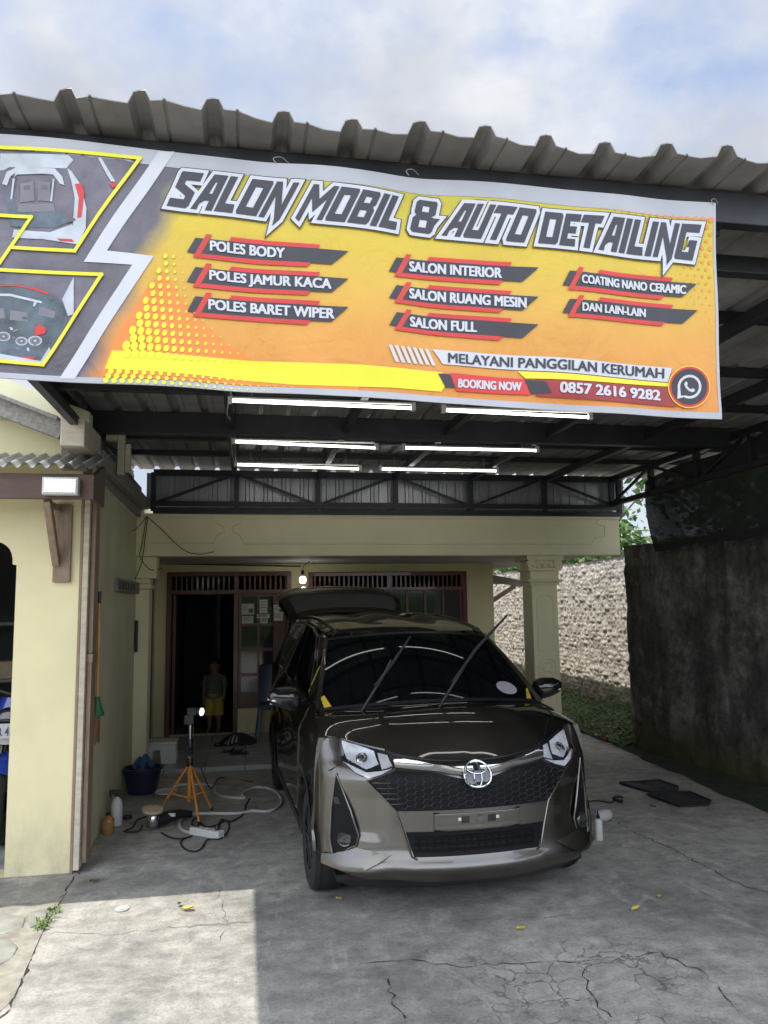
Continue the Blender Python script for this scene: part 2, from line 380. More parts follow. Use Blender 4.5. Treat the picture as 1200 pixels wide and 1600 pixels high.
def body_mat():
    m, N, Lk, b, o = newmat('car_paint')
    n = noise(N, Lk, 900, 2, .5); r = ramp(N, Lk, n.outputs['Fac'], [(.3, (.115,.109,.096)), (.7, (.175,.166,.148))])
    Lk.new(r.outputs[0], b.inputs['Base Color']); b.inputs['Metallic'].default_value = 1; b.inputs['Roughness'].default_value = .36; b.inputs['Specular Tint'].default_value = (.12,.125,.12,1)     # flake paint flops dark at grazing angles
    b.inputs['Coat Weight'].default_value = 1; b.inputs['Coat Roughness'].default_value = .02
body_mat()
M('grille_black', (.008,.008,.009), .5, var=.1, spec=.15); M('grille_hex', (.035,.035,.037), .3, var=.1, spec=.5); M('rim_dark', (.035,.035,.04), .25, metal=.8, var=.1); M('glass_lens', (.03,.032,.036), .05, var=.1, coat=.5)
M('car_glass', (.003,.004,.005), .03, var=.05, spec=.32)
M('gate_glass', (.11,.118,.114), .12, var=.05, spec=.7)
M('lamp_silver', (.82,.84,.86), .25, metal=.3, var=.15, scale=30)
M('lamp_dark', (.05,.05,.055), .1, metal=.6, var=.2, coat=1)
M('lamp_white', (.75,.76,.78), .25, metal=.1, var=.15, scale=40, coat=1)
M('red_lens', (.35,.012,.012), .12, var=.1, coat=.8)
m, N_, Lk_, b_, o_ = newmat('lens_clear'); b_.inputs['Base Color'].default_value = (1,1,1,1); b_.inputs['Roughness'].default_value = .02; b_.inputs['Metallic'].default_value = 1
t_ = N_.new('ShaderNodeBsdfTransparent'); x_ = N_.new('ShaderNodeMixShader'); lw = N_.new('ShaderNodeFresnel'); lw.inputs[0].default_value = 1.45
Lk_.new(lw.outputs[0], x_.inputs[0]); Lk_.new(t_.outputs[0], x_.inputs[1]); Lk_.new(b_.outputs[0], x_.inputs[2]); Lk_.new(x_.outputs[0], o_.inputs[0])
M('tube_on', (.9,.9,.9), .4, var=.01, emit=((1, 1, .97), 3.2))
M('led_on', (.9,.9,.9), .4, var=.01, emit=((1, .98, .95), 1.0)); M('led_dim', (.25,.25,.26), .4, var=.05)
M('bulb_on', (.9,.9,.9), .4, var=.01, emit=((1, .95, .85), 14))
M('window_glass', (.035,.04,.045), .06, var=.1, coat=.4)
M('curtain', (.20,.21,.22), .9, var=.25, scale=9, stretch=(8, 8, .3))
def wallmat(name, c0, c1, c2, streak, moss=0, sc=1.0):
    m, N, Lk, b, o = newmat(name)
    n = noise(N, Lk, 2.2*sc, 11, .68); col = ramp(N, Lk, n.outputs['Fac'], [(.3, c0), (.5, c1), (.72, c2)]).outputs[0]
    n2 = noise(N, Lk, 16*sc, 8, .7); k = ramp(N, Lk, n2.outputs['Fac'], [(.32, (.35,.35,.35)), (.68, (1.35,1.35,1.35))]); col = mixc(N, Lk, .85, col, k.outputs[0], 'MULTIPLY')
    n3 = noise(N, Lk, 3, 6, .6, (1, 1.6, .14)); s3 = ramp(N, Lk, n3.outputs['Fac'], [(.45, (0,0,0)), (.7, (1,1,1))])
    col = mixc(N, Lk, math_(N, Lk, 'MULTIPLY', s3.outputs[0], streak), col, tuple(c*.35 for c in c0))
    if moss:
        t = N.new('ShaderNodeTexCoord'); s = N.new('ShaderNodeSeparateXYZ'); Lk.new(t.outputs['Object'], s.inputs[0])
        mr = N.new('ShaderNodeMapRange'); mr.inputs[1].default_value = moss; mr.inputs[2].default_value = 0; Lk.new(s.outputs[2], mr.inputs[0])
        f = math_(N, Lk, 'MULTIPLY', mr.outputs[0], math_(N, Lk, 'MULTIPLY', n2.outputs['Fac'], 2.0), True)
        col = mixc(N, Lk, f, col, (.055,.062,.014))
    Lk.new(col, b.inputs['Base Color']); b.inputs['Roughness'].default_value = .93
    bump(N, Lk, b, n2.outputs['Fac'], .7, .03)
wallmat('old_plaster', (.038,.037,.032), (.10,.096,.083), (.29,.275,.24), .6, .5)
wallmat('rough_stone', (.36,.33,.28), (.55,.51,.45), (.70,.66,.59), .2, .42, 1.6)

# ------------------------------------------------------------------ setting: ground
g = MB(); g.box((-120, -60, -.4), (120, 220, 0)); struct(g.build('ground', 'concrete'))
def hsh(x, y): return math.sin(x*12.9898+y*78.233)*43758.5453 % 1
def vnoise(x, y):
    xi, yi = math.floor(x), math.floor(y); fx, fy = x-xi, y-yi; fx = fx*fx*(3-2*fx); fy = fy*fy*(3-2*fy)
    return lerp(lerp(hsh(xi, yi), hsh(xi+1, yi), fx), lerp(hsh(xi, yi+1), hsh(xi+1, yi+1), fx), fy)
def fbm(x, y, o=4):
    s = 0; a = .5
    for _ in range(o): s += a*vnoise(x, y); x, y = x*2.03+5.1, y*2.03+1.7; a *= .5
    return s
def rnd(a, b): return random.uniform(a, b)

# broken edge of the drive with soil, a few slabs lifted
soil = MB(); soil.patch([tuple(GZ(*p).xy) for p in ((-60,1408),(60,1412),(104,1395),(74,1440),(52,1490),(22,1560),(-60,1640))],
    lambda x, y: (x, y, .006+.006*math.sin(31*x)*math.sin(27*y)), .05, back=lambda x, y: (x, y, -.02))
struct(soil.build('soil_strip', 'soil', smooth=True))
slab = MB()
for pl in (((-50,1436),(2,1428),(40,1436),(36,1452),(10,1462),(-50,1468)), ((-50,1475),(14,1470),(28,1482),(20,1500),(-4,1512),(-50,1520)), ((44,1428),(84,1420),(66,1446),(46,1452))):
    P = [GZ(*p) for p in pl]; slab.prism([(p.x, p.y) for p in P], lambda q: (q[0], q[1], -.05), lambda q: (q[0], q[1], .012))
M('slab_stone', (.28,.28,.245), .9, var=.3, scale=6, bmp=.5, bscale=20, dirt=.5)
struct(slab.build('broken_paving', 'slab_stone', bevel=.008))
ma = GZ(88, 1420); mb_ = GZ(60, 1455)
tuft = MB()
for k in range(70):
    c = ma.lerp(mb_, rnd(0, 1)) if k % 3 else mb_.lerp(GZ(72, 1440), rnd(0, 1)); a = rnd(0, 6.28); l = rnd(.018, .042)
    c = c + Vector((rnd(-.03, .03), rnd(-.03, .03), 0)); d = Vector((math.cos(a), math.sin(a), 0)); w = Vector((-d.y, d.x, 0))*rnd(.003, .007)
    tuft.add([c-w, c+w, c+d*l*.5+Vector((0,0,l*.8))+w*.8, c+d*l*.5+Vector((0,0,l*.8))-w*.8, c+d*l+Vector((0,0,l*.7))], [(0,1,2,3),(3,2,4)])
tag(tuft.build('grass_tuft', 'leaf_2'), 'small green grass tuft growing from the crack at the left pillar foot', 'grass')

M('crack_dirt', (.035,.033,.028), .95, var=.3, scale=30)
def crack(pts, w, seed):
    rg = random.Random(seed); P = [GZ(*p) for p in pts]; Q = []
    for i in range(len(P)-1):
        m = max(2, int((P[i+1]-P[i]).length/.035))
        for k in range(m):
            d = (P[i+1]-P[i]).normalized(); n = Vector((-d.y, d.x, 0)); Q.append((P[i].lerp(P[i+1], k/m)+n*rg.gauss(0, .009), n, w*.26*rg.uniform(.05, 1.6)))
    b = MB(); vs = []
    for p, n, a in Q: vs += [(p.x-n.x*a, p.y-n.y*a, .0035), (p.x+n.x*a, p.y+n.y*a, .0035)]
    b.add(vs, [(2*i, 2*i+1, 2*i+3, 2*i+2) for i in range(len(Q)-1)]); struct(b.build('pavement_crack', 'crack_dirt'))
crack([(122,1364),(104,1388),(88,1412),(66,1440),(50,1490),(28,1548),(0,1600)], .012, 1); crack([(60,1462),(100,1456),(170,1462),(240,1452),(330,1445),(405,1440)], .006, 2)
crack([(905,1255),(950,1278),(985,1298),(1040,1322),(1090,1348),(1130,1370),(1170,1388),(1230,1400)], .012, 3); crack([(560,1508),(640,1500),(720,1512),(800,1506),(905,1503),(1030,1490),(1100,1520),(1160,1590)], .009, 4)
crack([(610,1530),(615,1570),(640,1600)], .012, 5); crack([(905,1503),(925,1560),(960,1600)], .010, 6); crack([(565,1410),(570,1432),(700,1440),(880,1432)], .005, 7); crack([(340,1385),(352,1440),(345,1480)], .004, 8)

# leafy occluder added out of view behind the camera, cuts low light
hg_ = MB(); hg_.grid(lambda u, v: (lerp(-26, 26, u), -9.5-1.0*math.sin(PI*min(1, v*1.1))*0+.9*fbm(u*60, v*9), v*(2.0+1.0*fbm(u*22, 3))), 160, 40); hg_.grid(lambda u, v: (lerp(-26, 26, u), -9-3*v, (2.0+1.0*fbm(u*22, 3))), 80, 3)
tag(hg_.build('occluder', 'leaf_2', smooth=True), 'tall dense green hedge added unseen behind the viewer to block low light', 'occluder', kind='stuff')

# moss strip along the foot of the right wall
RW0 = GZ(972, 1172); RW1 = GZ(1198, 1271)
def edx(y): return lerp(RW1.x, RW0.x, (y-RW1.y)/(RW0.y-RW1.y))
WB0 = GZ(975, 1168); WB1 = GZ(1198, 1238)
def rwx(y): return lerp(WB1.x, WB0.x, (y-WB1.y)/(WB0.y-WB1.y))
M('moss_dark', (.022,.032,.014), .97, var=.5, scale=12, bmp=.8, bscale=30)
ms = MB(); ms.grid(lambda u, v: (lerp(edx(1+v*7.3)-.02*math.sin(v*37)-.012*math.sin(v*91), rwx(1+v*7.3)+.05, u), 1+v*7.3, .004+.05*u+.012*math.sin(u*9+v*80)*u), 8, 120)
tag(ms.build('moss_strip', 'moss_dark', smooth=True), 'dark green moss along the foot of the dark wall', 'moss', kind='stuff')

# ------------------------------------------------------------------ right side walls
dw = MB()
def dwp(u, v):
    y = lerp(.5, 8.26, u); z = v*(2.25+.05*fbm(y*3, 2)); d = .07*fbm(y*4, z*4)-.03+.035*fbm(y*17, z*17, 3)
    if u > .9: d += .08*fbm(y*9, z*9, 5)*(u-.9)*10
    return (rwx(y)+d, y, z)
dw.grid(dwp, 260, 80, flip=True)
dw.grid(lambda u, v: (rwx(8.26)+u*.5+.05*fbm(v*14, u*6)*1, 8.26-.02-.10*(fbm(u*9+3, v*16, 5)-.45)*(1 if 0 < u < 1 else 0), v*(2.25+.05*fbm(8.26*3, 2))), 14, 44)
dw.grid(lambda u, v: (rwx(lerp(.5, 8.26, u))+v*.5, lerp(.5, 8.26, u), 2.25+.05*fbm(lerp(.5, 8.26, u)*3, 2)), 60, 4)
dw.box((rwx(4)+.42, .5, 0), (rwx(4)+.62, 8.1, 2.1))
tag(dw.build('boundary_wall', 'old_plaster', smooth=True, auto=70), 'dark stained rendered boundary wall beside the car, under the black net', 'wall')
SX = 5.15
sw = MB()
def stone(y, z):
    # irregular rubble: jittered cells with dark joints between
    a = y/.15; b = z/.062; ci, cj = math.floor(a), math.floor(b); d1 = d2 = 9; hh = 0
    for i in (-1, 0, 1):
        for j in (-1, 0, 1):
            p, q = ci+i, cj+j; dx = p+.1+.8*hsh(p, q+.3)-a; dy = q+.33+.34*hsh(p+7.7, q)-b; d = math.sqrt(dx*dx+dy*dy)
            if d < d1: d2 = d1; d1 = d; hh = hsh(p*1.7, q*2.3)
            elif d < d2: d2 = d
    e = min(1, (d2-d1)*2.2)
    return -(.006+.016*hh)*math.sqrt(e)-.045*fbm(y*15, z*17, 4)
def swtop(y): return 2.24+.03*fbm(y*2, 1)
sw.grid(lambda u, v: (SX+stone(lerp(7.9, 18, u), v*2.2), lerp(7.9, 18, u), v*swtop(lerp(7.9, 18, u))), 560, 130, flip=True)
sw.grid(lambda u, v: (SX-.05+v*.3, lerp(7.9, 18, u), swtop(lerp(7.9, 18, u))+.03*(1-v)*fbm(u*90, 2)), 80, 3)
tag(sw.build('stone_wall', 'rough_stone', smooth=True, auto=60), 'sunlit rough stone garden wall beyond the porch column', 'wall')
bk = MB(); bk.grid(lambda u, v: (lerp(4.12+.18*fbm(v*20, 1), SX, u), lerp(8.3, 17, v), (.02+.20*u**.7)*(.75+.5*fbm(u*8, v*44))), 24, 130)
tag(bk.build('mossy_bank', 'moss', smooth=True), 'low mossy earth bank along the sunlit stone wall', 'bank', kind='stuff')
gc = MB()
for k in range(3000):
    v = random.random()**1.4; y = lerp(8.4, 16, v); u = random.random(); x = lerp(4.15, SX-.04, u); z = (.02+.20*u**.7)*.95+rnd(0, .05)
    a = rnd(0, 6.28); l = rnd(.02, .055); d = Vector((math.cos(a), math.sin(a), rnd(.1, .9))).normalized()*l; w = Vector((-math.sin(a), math.cos(a), 0))*l*.38
    c = Vector((x, y, z)); gc.add([c, c+d*.5+w, c+d, c+d*.5-w], [(0,1,2,3)], k % 3)
tag(gc.build('ground_cover', ['leaf_0', 'leaf_1', 'leaf_2'], merge=False), 'small leafy weeds covering the mossy bank', 'weeds', kind='stuff')

# ------------------------------------------------------------------ trees and plants behind
def crown(mbx, c, rad, n, leaf, seed):
    rg = random.Random(seed); c = Vector(c); cl = []
    for k in range(26):
        d = Vector((rg.gauss(0,1), rg.gauss(0,1), rg.gauss(0,1))).normalized()*rg.uniform(.25, 1); cl.append((c+Vector((d.x*rad[0], d.y*rad[1], d.z*rad[2])), rg.uniform(.18, .42)))
    for k in range(n):
        p, r = rg.choice(cl); q = p+Vector((rg.gauss(0,1)*rad[0], rg.gauss(0,1)*rad[1], rg.gauss(0,1)*rad[2]))*r*.6
        a = Vector((rg.gauss(0,1), rg.gauss(0,1), rg.gauss(0,.6))).normalized(); b = a.cross(Vector((rg.gauss(0,1), rg.gauss(0,1), rg.gauss(0,1)))).normalized(); l = leaf*rg.uniform(.6, 1.3)
        mbx.add([q-a*l, q+b*l*.42, q+a*l, q-b*l*.42], [(0,1,2,3)], rg.randrange(3))
def tree(loc, h, rad, n, leaf, label, seed):
    t = thing('broadleaf_tree', label, 'tree', loc, group='trees behind the walls')
    b = MB(); x, y, z = loc; b.tube(spline([(x,y,z),(x+.1,y,z+h*.35),(x-.05,y+.1,z+h*.75),(x,y,z+h)], 5), [.14*(1-.045*i) for i in range(16)], 9)
    for k in range(5):
        a = k*1.3; b.tube([(x,y,z+h*(.5+.08*k)), (x+math.cos(a)*rad[0]*.4, y+math.sin(a)*rad[1]*.4, z+h*(.75+.06*k)), (x+math.cos(a)*rad[0]*.75, y+math.sin(a)*rad[1]*.75, z+h*(.95+.06*k))], [.06,.04,.015], 6)
    b.build('trunk', 'bark', t, smooth=True)
    c = MB(); crown(c, (x, y, z+h), rad, n, leaf, seed); c.build('crown', ['leaf_0', 'leaf_1', 'leaf_2'], t, merge=False)
tree((7.2, 9.5, 0), 3.4, (1.5, 2.2, 1.3), 5200, .10, 'bushy green tree rising behind the shade net', 1)
tree((7.9, 5.2, 0), 3.3, (1.4, 2.2, 1.4), 4200, .10, 'bushy green tree hidden behind the dark wall nearest the camera', 2)
tree((6.9, 15.5, 0), 3.0, (1.5, 2.6, 1.2), 4200, .10, 'bushy green tree above the far end of the stone wall', 3)
tree((4.6, 21, 0), 2.6, (2.4, 1.6, 1.6), 4200, .10, 'green tree closing the alley behind the house', 4)
def banana(loc, n, h, label, seed):
    rg = random.Random(seed); t = thing('banana_plant', label, 'banana plant', loc, group='banana plants behind the stone wall')
    x, y, z = loc; b = MB(); b.tube([(x,y,z),(x,y,z+h*.5),(x+.03,y,z+h)], [.11,.09,.06], 10); b.build('trunk', 'leaf_2', t, smooth=True)
    f = MB()
    for k in range(n):
        a = k*2.4+rg.uniform(-.3, .3); L_ = rg.uniform(1.0, 1.5); d = Vector((math.cos(a), math.sin(a), 0)); s = Vector((-d.y, d.x, 0))
        def leaf(u, v):
            c = Vector((x, y, z+h)) + d*L_*(u*.85) + Vector((0,0,L_*(.75*u-.85*u*u))); w = .19*math.sin(PI*min(1, u*.93+.06))**.6*(1 if u > .12 else .15)
            e = (v-.5)*2; return c+s*w*e+Vector((0,0,-.05*abs(e)+.02*math.sin(u*40)*abs(e)))
        f.grid(leaf, 16, 4, k % 3)
    f.build('leaves', ['leaf_1', 'leaf_2', 'leaf_1'], t, smooth=True)
banana((6.35, 9.4, 0), 9, 2.3, 'banana plant with broad leaves seen in the gap beside the porch beam', 5)
banana((6.5, 11.6, 0), 8, 1.75, 'low banana plant peeping over the stone wall by the column', 6)

# ------------------------------------------------------------------ shade net on the right truss
def netmat():
    m, N, Lk, b, o = newmat('shade_net'); b.inputs['Base Color'].default_value = (.010,.012,.012,1); b.inputs['Roughness'].default_value = .9
    t = N.new('ShaderNodeBsdfTransparent'); mx_ = N.new('ShaderNodeMixShader')
    n = noise(N, Lk, 60, 2, .5, (1, 1, 3)); n2 = noise(N, Lk, 1.6, 5, .6)
    s = math_(N, Lk, 'ADD', math_(N, Lk, 'MULTIPLY', n.outputs['Fac'], .8), math_(N, Lk, 'MULTIPLY', n2.outputs['Fac'], .55))
    r = ramp(N, Lk, s, [(.64, (.992,.992,.992)), (.9, (.94,.94,.94))])
    Lk.new(r.outputs[0], mx_.inputs[0]); Lk.new(t.outputs[0], mx_.inputs[1]); Lk.new(b.outputs[0], mx_.inputs[2]); Lk.new(mx_.outputs[0], o.inputs[0])
netmat()
nb = MB(); nb.grid(lambda u, v: (4.07+.03*math.sin(u*21+v*2)*(1-v)+.10*(1-v)*(1-v), lerp(1.0, 7.30, u)+.10*(1-v)*(u > .98), lerp(2.17+.012*math.sin(u*30), 3.0-.02*math.sin(u*26)-(.10*max(0, u-.55)/.45), v)), 110, 14)
tag(nb.build('shade_net', 'shade_net', smooth=True), 'black shade net hanging from the steel truss over the dark wall', 'net')

# ------------------------------------------------------------------ main house with porch
def tilemat():
    m, N, Lk, b, o = newmat('porch_tile'); t = N.new('ShaderNodeTexCoord'); k = N.new('ShaderNodeTexBrick'); k.offset = 0
    k.inputs['Scale'].default_value = 1; k.inputs['Brick Width'].default_value = .4; k.inputs['Row Height'].default_value = .4; k.inputs['Mortar Size'].default_value = .005
    k.inputs['Color1'].default_value = (.42,.44,.44,1); k.inputs['Color2'].default_value = (.37,.39,.39,1); k.inputs['Mortar'].default_value = (.12,.12,.11,1)
    Lk.new(t.outputs['Object'], k.inputs[0]); n = noise(N, Lk, 3, 6, .6); r = ramp(N, Lk, n.outputs['Fac'], [(.3, (.7,.7,.68)), (.7, (1.05,1.05,1.05))])
    Lk.new(mixc(N, Lk, .8, k.outputs['Color'], r.outputs[0], 'MULTIPLY'), b.inputs['Base Color']); b.inputs['Roughness'].default_value = .25
tilemat()
HY = 10.2
H = thing('porch_house', 'cream house with a deep shaded porch, moulded porch beam and square column', 'house', (1.2, HY, 0))
b = MB(); b.box((-1.14, 8.2, .0), (3.55, HY, .05)); b.build('porch_floor', 'porch_tile', H, bevel=.004)
b = MB()
dx0, dx1, wx0, wx1 = -1.0, .577, .80, 2.957; mull = -.13
b.patch([[(-1.2, .0), (3.34, .0), (3.34, 2.2), (-1.2, 2.2)], [(dx0, .051), (mull, .051), (mull, .36), (dx1, .36), (dx1, 2.105), (dx0, 2.105)], [(wx0, .95), (wx1, .95), (wx1, 2.09), (wx0, 2.09)]],
        lambda x, z: (x, HY, z), .3, back=lambda x, z: (x, HY+.14, z))
b.box((3.20, HY+.002, 0), (3.338, 16, 2.2)); b.build('wall', 'cream_paint', H)
b = MB(); b.box((-1.14, 8.26, 2.205), (4.12, 13.0, 2.25)); b.build('porch_ceiling', 'ceiling_paint', H)
b = MB(); b.box((-1.14, 8.30, 2.26), (4.16, 16, 2.58))
b.prism([(-1.2, 2.585), (4.2, 2.585), (1.5, 3.7)], lambda p: (p[0], 8.9, p[1]), lambda p: (p[0], 16, p[1])); b.build('roof', 'grey_timber', H)
BX1 = PY(968, 830, 8.05).x
b = MB(); b.box((-1.12, 8.05, 2.168), (BX1, 8.25, 2.60))
b.box((-1.12, 8.035, 2.565), (BX1+.01, 8.048, 2.604))
bm_ = b.build('porch_beam', 'cream_trim', H, bevel=.006)
rl = MB()
def rpx(u, v): p = PY(.35*u, 580+.35*v, 8.05); return (p.x, 8.049, p.z)
pn1 = [(560,655),(952,655),(962,676),(1000,692),(1003,716),(966,734),(952,768),(560,768)]
pn2 = [(1088,655),(2670,660),(2660,680),(2700,690),(2700,735),(2660,742),(2640,772),(1088,770),(1075,735),(1042,716),(1042,692),(1076,676)]
for pn in (pn1, pn2): rl.tube([rpx(*q) for q in pn], .009, 6, closed=True)
rl.build('panel_moulding', 'cream_trim', bm_)
# column with scrolled capital
cxm = (PY(823,910,8.3).x+PY(862,910,8.3).x)/2; cw = .150
col = MB(); col.box((cxm-cw, 8.15, .05), (cxm+cw, 8.45, 1.86)); c_ = col.build('porch_column', 'cream_trim', H, bevel=.012)
cp = MB()
for (w, z0, z1) in ((.17,1.845,1.875),(.20,1.878,1.905),(.165,1.908,2.00),(.19,2.003,2.03),(.215,2.12,2.168)): cp.box((cxm-w, 8.30-w, z0), (cxm+w, 8.30+w, z1))
for s in (-1, 1):
    for yy in (8.13, 8.47):
        cp.lathe([(.001,0),(.055,0),(.06,.02),(.03,.03),(.03,.05),(.001,.05)], (cxm+s*.15, yy-.03, 2.075), (0,1,0), 16)
    for k in range(5): cp.lathe([(.001,-.04),(.028,-.02),(.032,.01),(.001,.05)], (cxm-.14+.07*k, 8.12, 2.06), (0,-.3,1), 8)
cp.box((cxm-.17, 8.13, 2.03), (cxm+.17, 8.47, 2.118)); cp.build('capital', 'cream_trim', c_, smooth=True, bevel=.004)
rl = MB()
def arcpts(x0, x1, z0, z1):
    return [(x0,z0),(x0,z1-.08)]+[(x0+(x1-x0)*(.5-.5*math.cos(a*PI/8)), z1-.08+.08*math.sin(a*PI/8)) for a in range(1, 8)]+[(x1,z1-.08),(x1,z0)]
for z0, z1 in ((1.12,1.74),(.30,1.04)): rl.tube([(x, 8.149, z) for x, z in arcpts(cxm-.095, cxm+.095, z0, z1)], .009, 6, closed=True)
for zc in (.95,.85,.70): 
    for s in (-1, 1): rl.tube([(cxm+s*.06*math.sin(a*.5), 8.149, zc+.05*math.cos(a*.5)) for a in range(7)], .010, 6)
rl.build('relief', 'cream_trim', c_)
ba = MB(); ba.box((cxm-.19, 8.11, .05), (cxm+.19, 8.49, .16)); ba.box((cxm-.17, 8.13, .162), (cxm+.17, 8.47, .21)); ba.build('base', 'cream_trim', c_, bevel=.01)
pl = MB(); pl.box((-1.12, 8.10, 0), (-.965, 8.36, 1.84)); pl.box((-1.12, 8.08, 1.842), (-.945, 8.38, 1.89)); pl.box((-1.12, 8.09, 1.95), (-.90, 8.37, 2.165)); pl.box((-1.12, 8.10, 1.892), (-.96, 8.36, 1.948))
pl.build('pilaster', 'cream_trim', H, bevel=.008)
# dark room behind the open door
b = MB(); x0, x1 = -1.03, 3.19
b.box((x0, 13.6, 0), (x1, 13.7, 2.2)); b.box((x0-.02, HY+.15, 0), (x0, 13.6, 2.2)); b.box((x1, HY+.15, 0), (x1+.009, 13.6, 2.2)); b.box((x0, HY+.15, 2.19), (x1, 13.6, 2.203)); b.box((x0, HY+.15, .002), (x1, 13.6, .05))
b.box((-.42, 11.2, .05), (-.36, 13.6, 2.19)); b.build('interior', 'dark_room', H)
# front door: frame, transom with slats, open leaf, glazed fixed leaf
f = MB(); zt = 2.1; ztr = 1.845
for x in (dx0, mull-.03, dx1-.06): f.box((x, HY-.03, .05 if x < .3 else .36), (x+.06, HY+.10, zt))
for z in (zt-.055, ztr-.03): f.box((dx0, HY-.032, z), (dx1, HY+.102, z+.055))
fr = f.build('door_frame', 'dark_wood', H, bevel=.004)
for k in range(22):
    x = dx0+.10+k*.0665
    if abs(x-mull) < .05: continue
    sl_ = MB(); sl_.box((x, HY+.02, ztr+.026), (x+.024, HY+.05, zt-.056)); sl_.build('transom_slat', 'dark_wood', fr)
dl = MB(); dl.box((dx0+.07, HY+.11, .06), (dx0+.11, HY+.85, ztr-.035)); dl.build('door_leaf', 'dark_wood', H, bevel=.004)
lf = MB(); lx0, lx1 = mull+.035, dx1-.062
cols = [lx0, lx0+.235, lx0+.44, lx1]; rows_ = [.40, .78, 1.10, 1.42, 1.80]
for x in cols: lf.box((x, HY+.012, .365), (x+.035 if x < lx1 else x+.001, HY+.06, ztr-.032))
lf.box((lx0, HY+.010, .362), (lx1, HY+.062, .56))
for z in rows_[1:]: lf.box((lx0, HY+.011, z-.02), (lx1, HY+.061, z+.02))
lf.box((lx0+.44, HY+.009, .55), (lx1, HY+.063, ztr-.033))
lv = lf.build('glazed_leaf', 'dark_wood', H, bevel=.003)
pg = MB(); pg.box((lx0+.002, HY+.035, .5), (lx1-.002, HY+.041, ztr-.04)); pg.build('pane', 'window_glass', lv)
# window with curtains
f = MB()
for x in (wx0, (wx0+wx1)/2-.03, wx1-.06): f.box((x, HY-.03, .95), (x+.06, HY+.10, 2.09))
for z in (.95, 1.83, 2.035): f.box((wx0, HY-.032, z), (wx1, HY+.102, z+.055))
M('maroon_wood', (.14,.035,.034), .35, var=.2, scale=9, stretch=(6, 6, 1), coat=.3)
wf = f.build('window', 'maroon_wood', H, bevel=.004)
for k in range(32):
    x = wx0+.08+k*.0645; s2 = MB(); s2.box((x, HY+.02, 1.886), (x+.022, HY+.05, 2.034)); s2.build('transom_slat', 'dark_wood', wf)
s3 = MB()
for k in range(9): x = wx0+.25*k+.06; s3.box((x, HY-.01, 1.006), (x+.03, HY+.06, 1.829))
s3.build('sash', 'maroon_wood', wf)
s4 = MB(); s4.box((wx0+.06, HY+.03, 1.0), (wx1-.06, HY+.036, 1.83)); s4.build('pane', 'window_glass', wf)
s5 = MB()
for x in (1.9, 2.25, 2.55): s5.grid(lambda u, v: (x+u*.22, HY+.075+.012*math.sin(u*22), 1.0+v*.80), 24, 2)
s5.build('curtain', 'curtain', wf, smooth=True)
sd = MB(); sd.box((-1.15, 8.52, .05), (-1.085, 9.40, 1.93)); sd.box((-1.15, 8.50, .05), (-1.07, 8.56, 1.97)); sd.box((-1.15, 9.36, .05), (-1.07, 9.42, 1.97)); sd.box((-1.15, 8.561, 1.91), (-1.07, 9.359, 1.97))
sd.build('side_door', 'dark_wood', H, bevel=.003)
# small lean-to over the alley
aw = MB(); a0 = PY(775, 893, 11.2); a1 = PY(845, 935, 11.2)
aw.bar((3.341, 11.6, 2.10), (4.05, 11.6, 1.97), 1.2, .03); aw.bar((3.341, 11.01, 2.05), (4.05, 11.01, 1.92), .04, .08)
aw_ = aw.build('lean_to', 'grey_timber', H)
br = MB(); br.bar((3.36, 11.03, 1.55), (3.95, 11.03, 1.90), .05, .06); br.build('brace', 'bracket_wood', aw_)
mb2 = MB(); p = PX(785, 955, 3.36); mb2.box((3.345, 10.9, 1.35), (3.45, 11.15, 1.62)); mb2.build('meter_box', 'sage_paint', H, bevel=.008)

# ------------------------------------------------------------------ left garage house
LH = thing('garage_house', 'cream garage on the left with an arched opening and corrugated awning', 'garage', (-2.4, 5.36, 0))
GY = 5.36; gxr = -1.087; ox = -1.476
arch = [(-3.4, .001), (ox+.004, .001), (ox, 1.94), (ox-.025, 1.945), (ox-.027, 1.985)]+[(ox-.03-.13*(1-math.cos(a*PI/12)), 1.99+.11*math.sin(a*PI/12)) for a in range(1, 7)]+[(-3.25, 2.10), (-3.4, 1.98)]
b = MB(); b.patch([[(-5, 0), (gxr, 0), (gxr, 2.9), (-5, 2.9)], arch], lambda x, z: (x, GY, z), .12, back=lambda x, z: (x, GY+.16, z))
b.build('front_wall', 'cream_paint', LH)
up = MB(); p0 = PY(-40, 605, 5.5); p1 = PY(112, 668, 5.5)
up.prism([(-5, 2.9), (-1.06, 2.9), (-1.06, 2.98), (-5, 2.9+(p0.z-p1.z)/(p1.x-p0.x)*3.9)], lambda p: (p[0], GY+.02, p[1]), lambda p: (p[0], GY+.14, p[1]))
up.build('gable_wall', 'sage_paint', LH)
def lwx(y): return -1.03-.022*(y-5.39)
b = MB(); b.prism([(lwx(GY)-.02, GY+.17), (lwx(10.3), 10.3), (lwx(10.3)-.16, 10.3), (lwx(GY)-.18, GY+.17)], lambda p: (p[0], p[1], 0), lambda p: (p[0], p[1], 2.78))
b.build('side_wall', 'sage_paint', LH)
ins = MB(); ins.box((-5, 9.2, 0), (-1.25, 9.3, 2.8)); ins.box((-5.1, GY, 0), (-5, 9.3, 2.8)); ins.box((-5, GY+.17, 2.5), (-1.25, 9.2, 2.55)); ins.build('garage_interior', 'dark_room', LH)
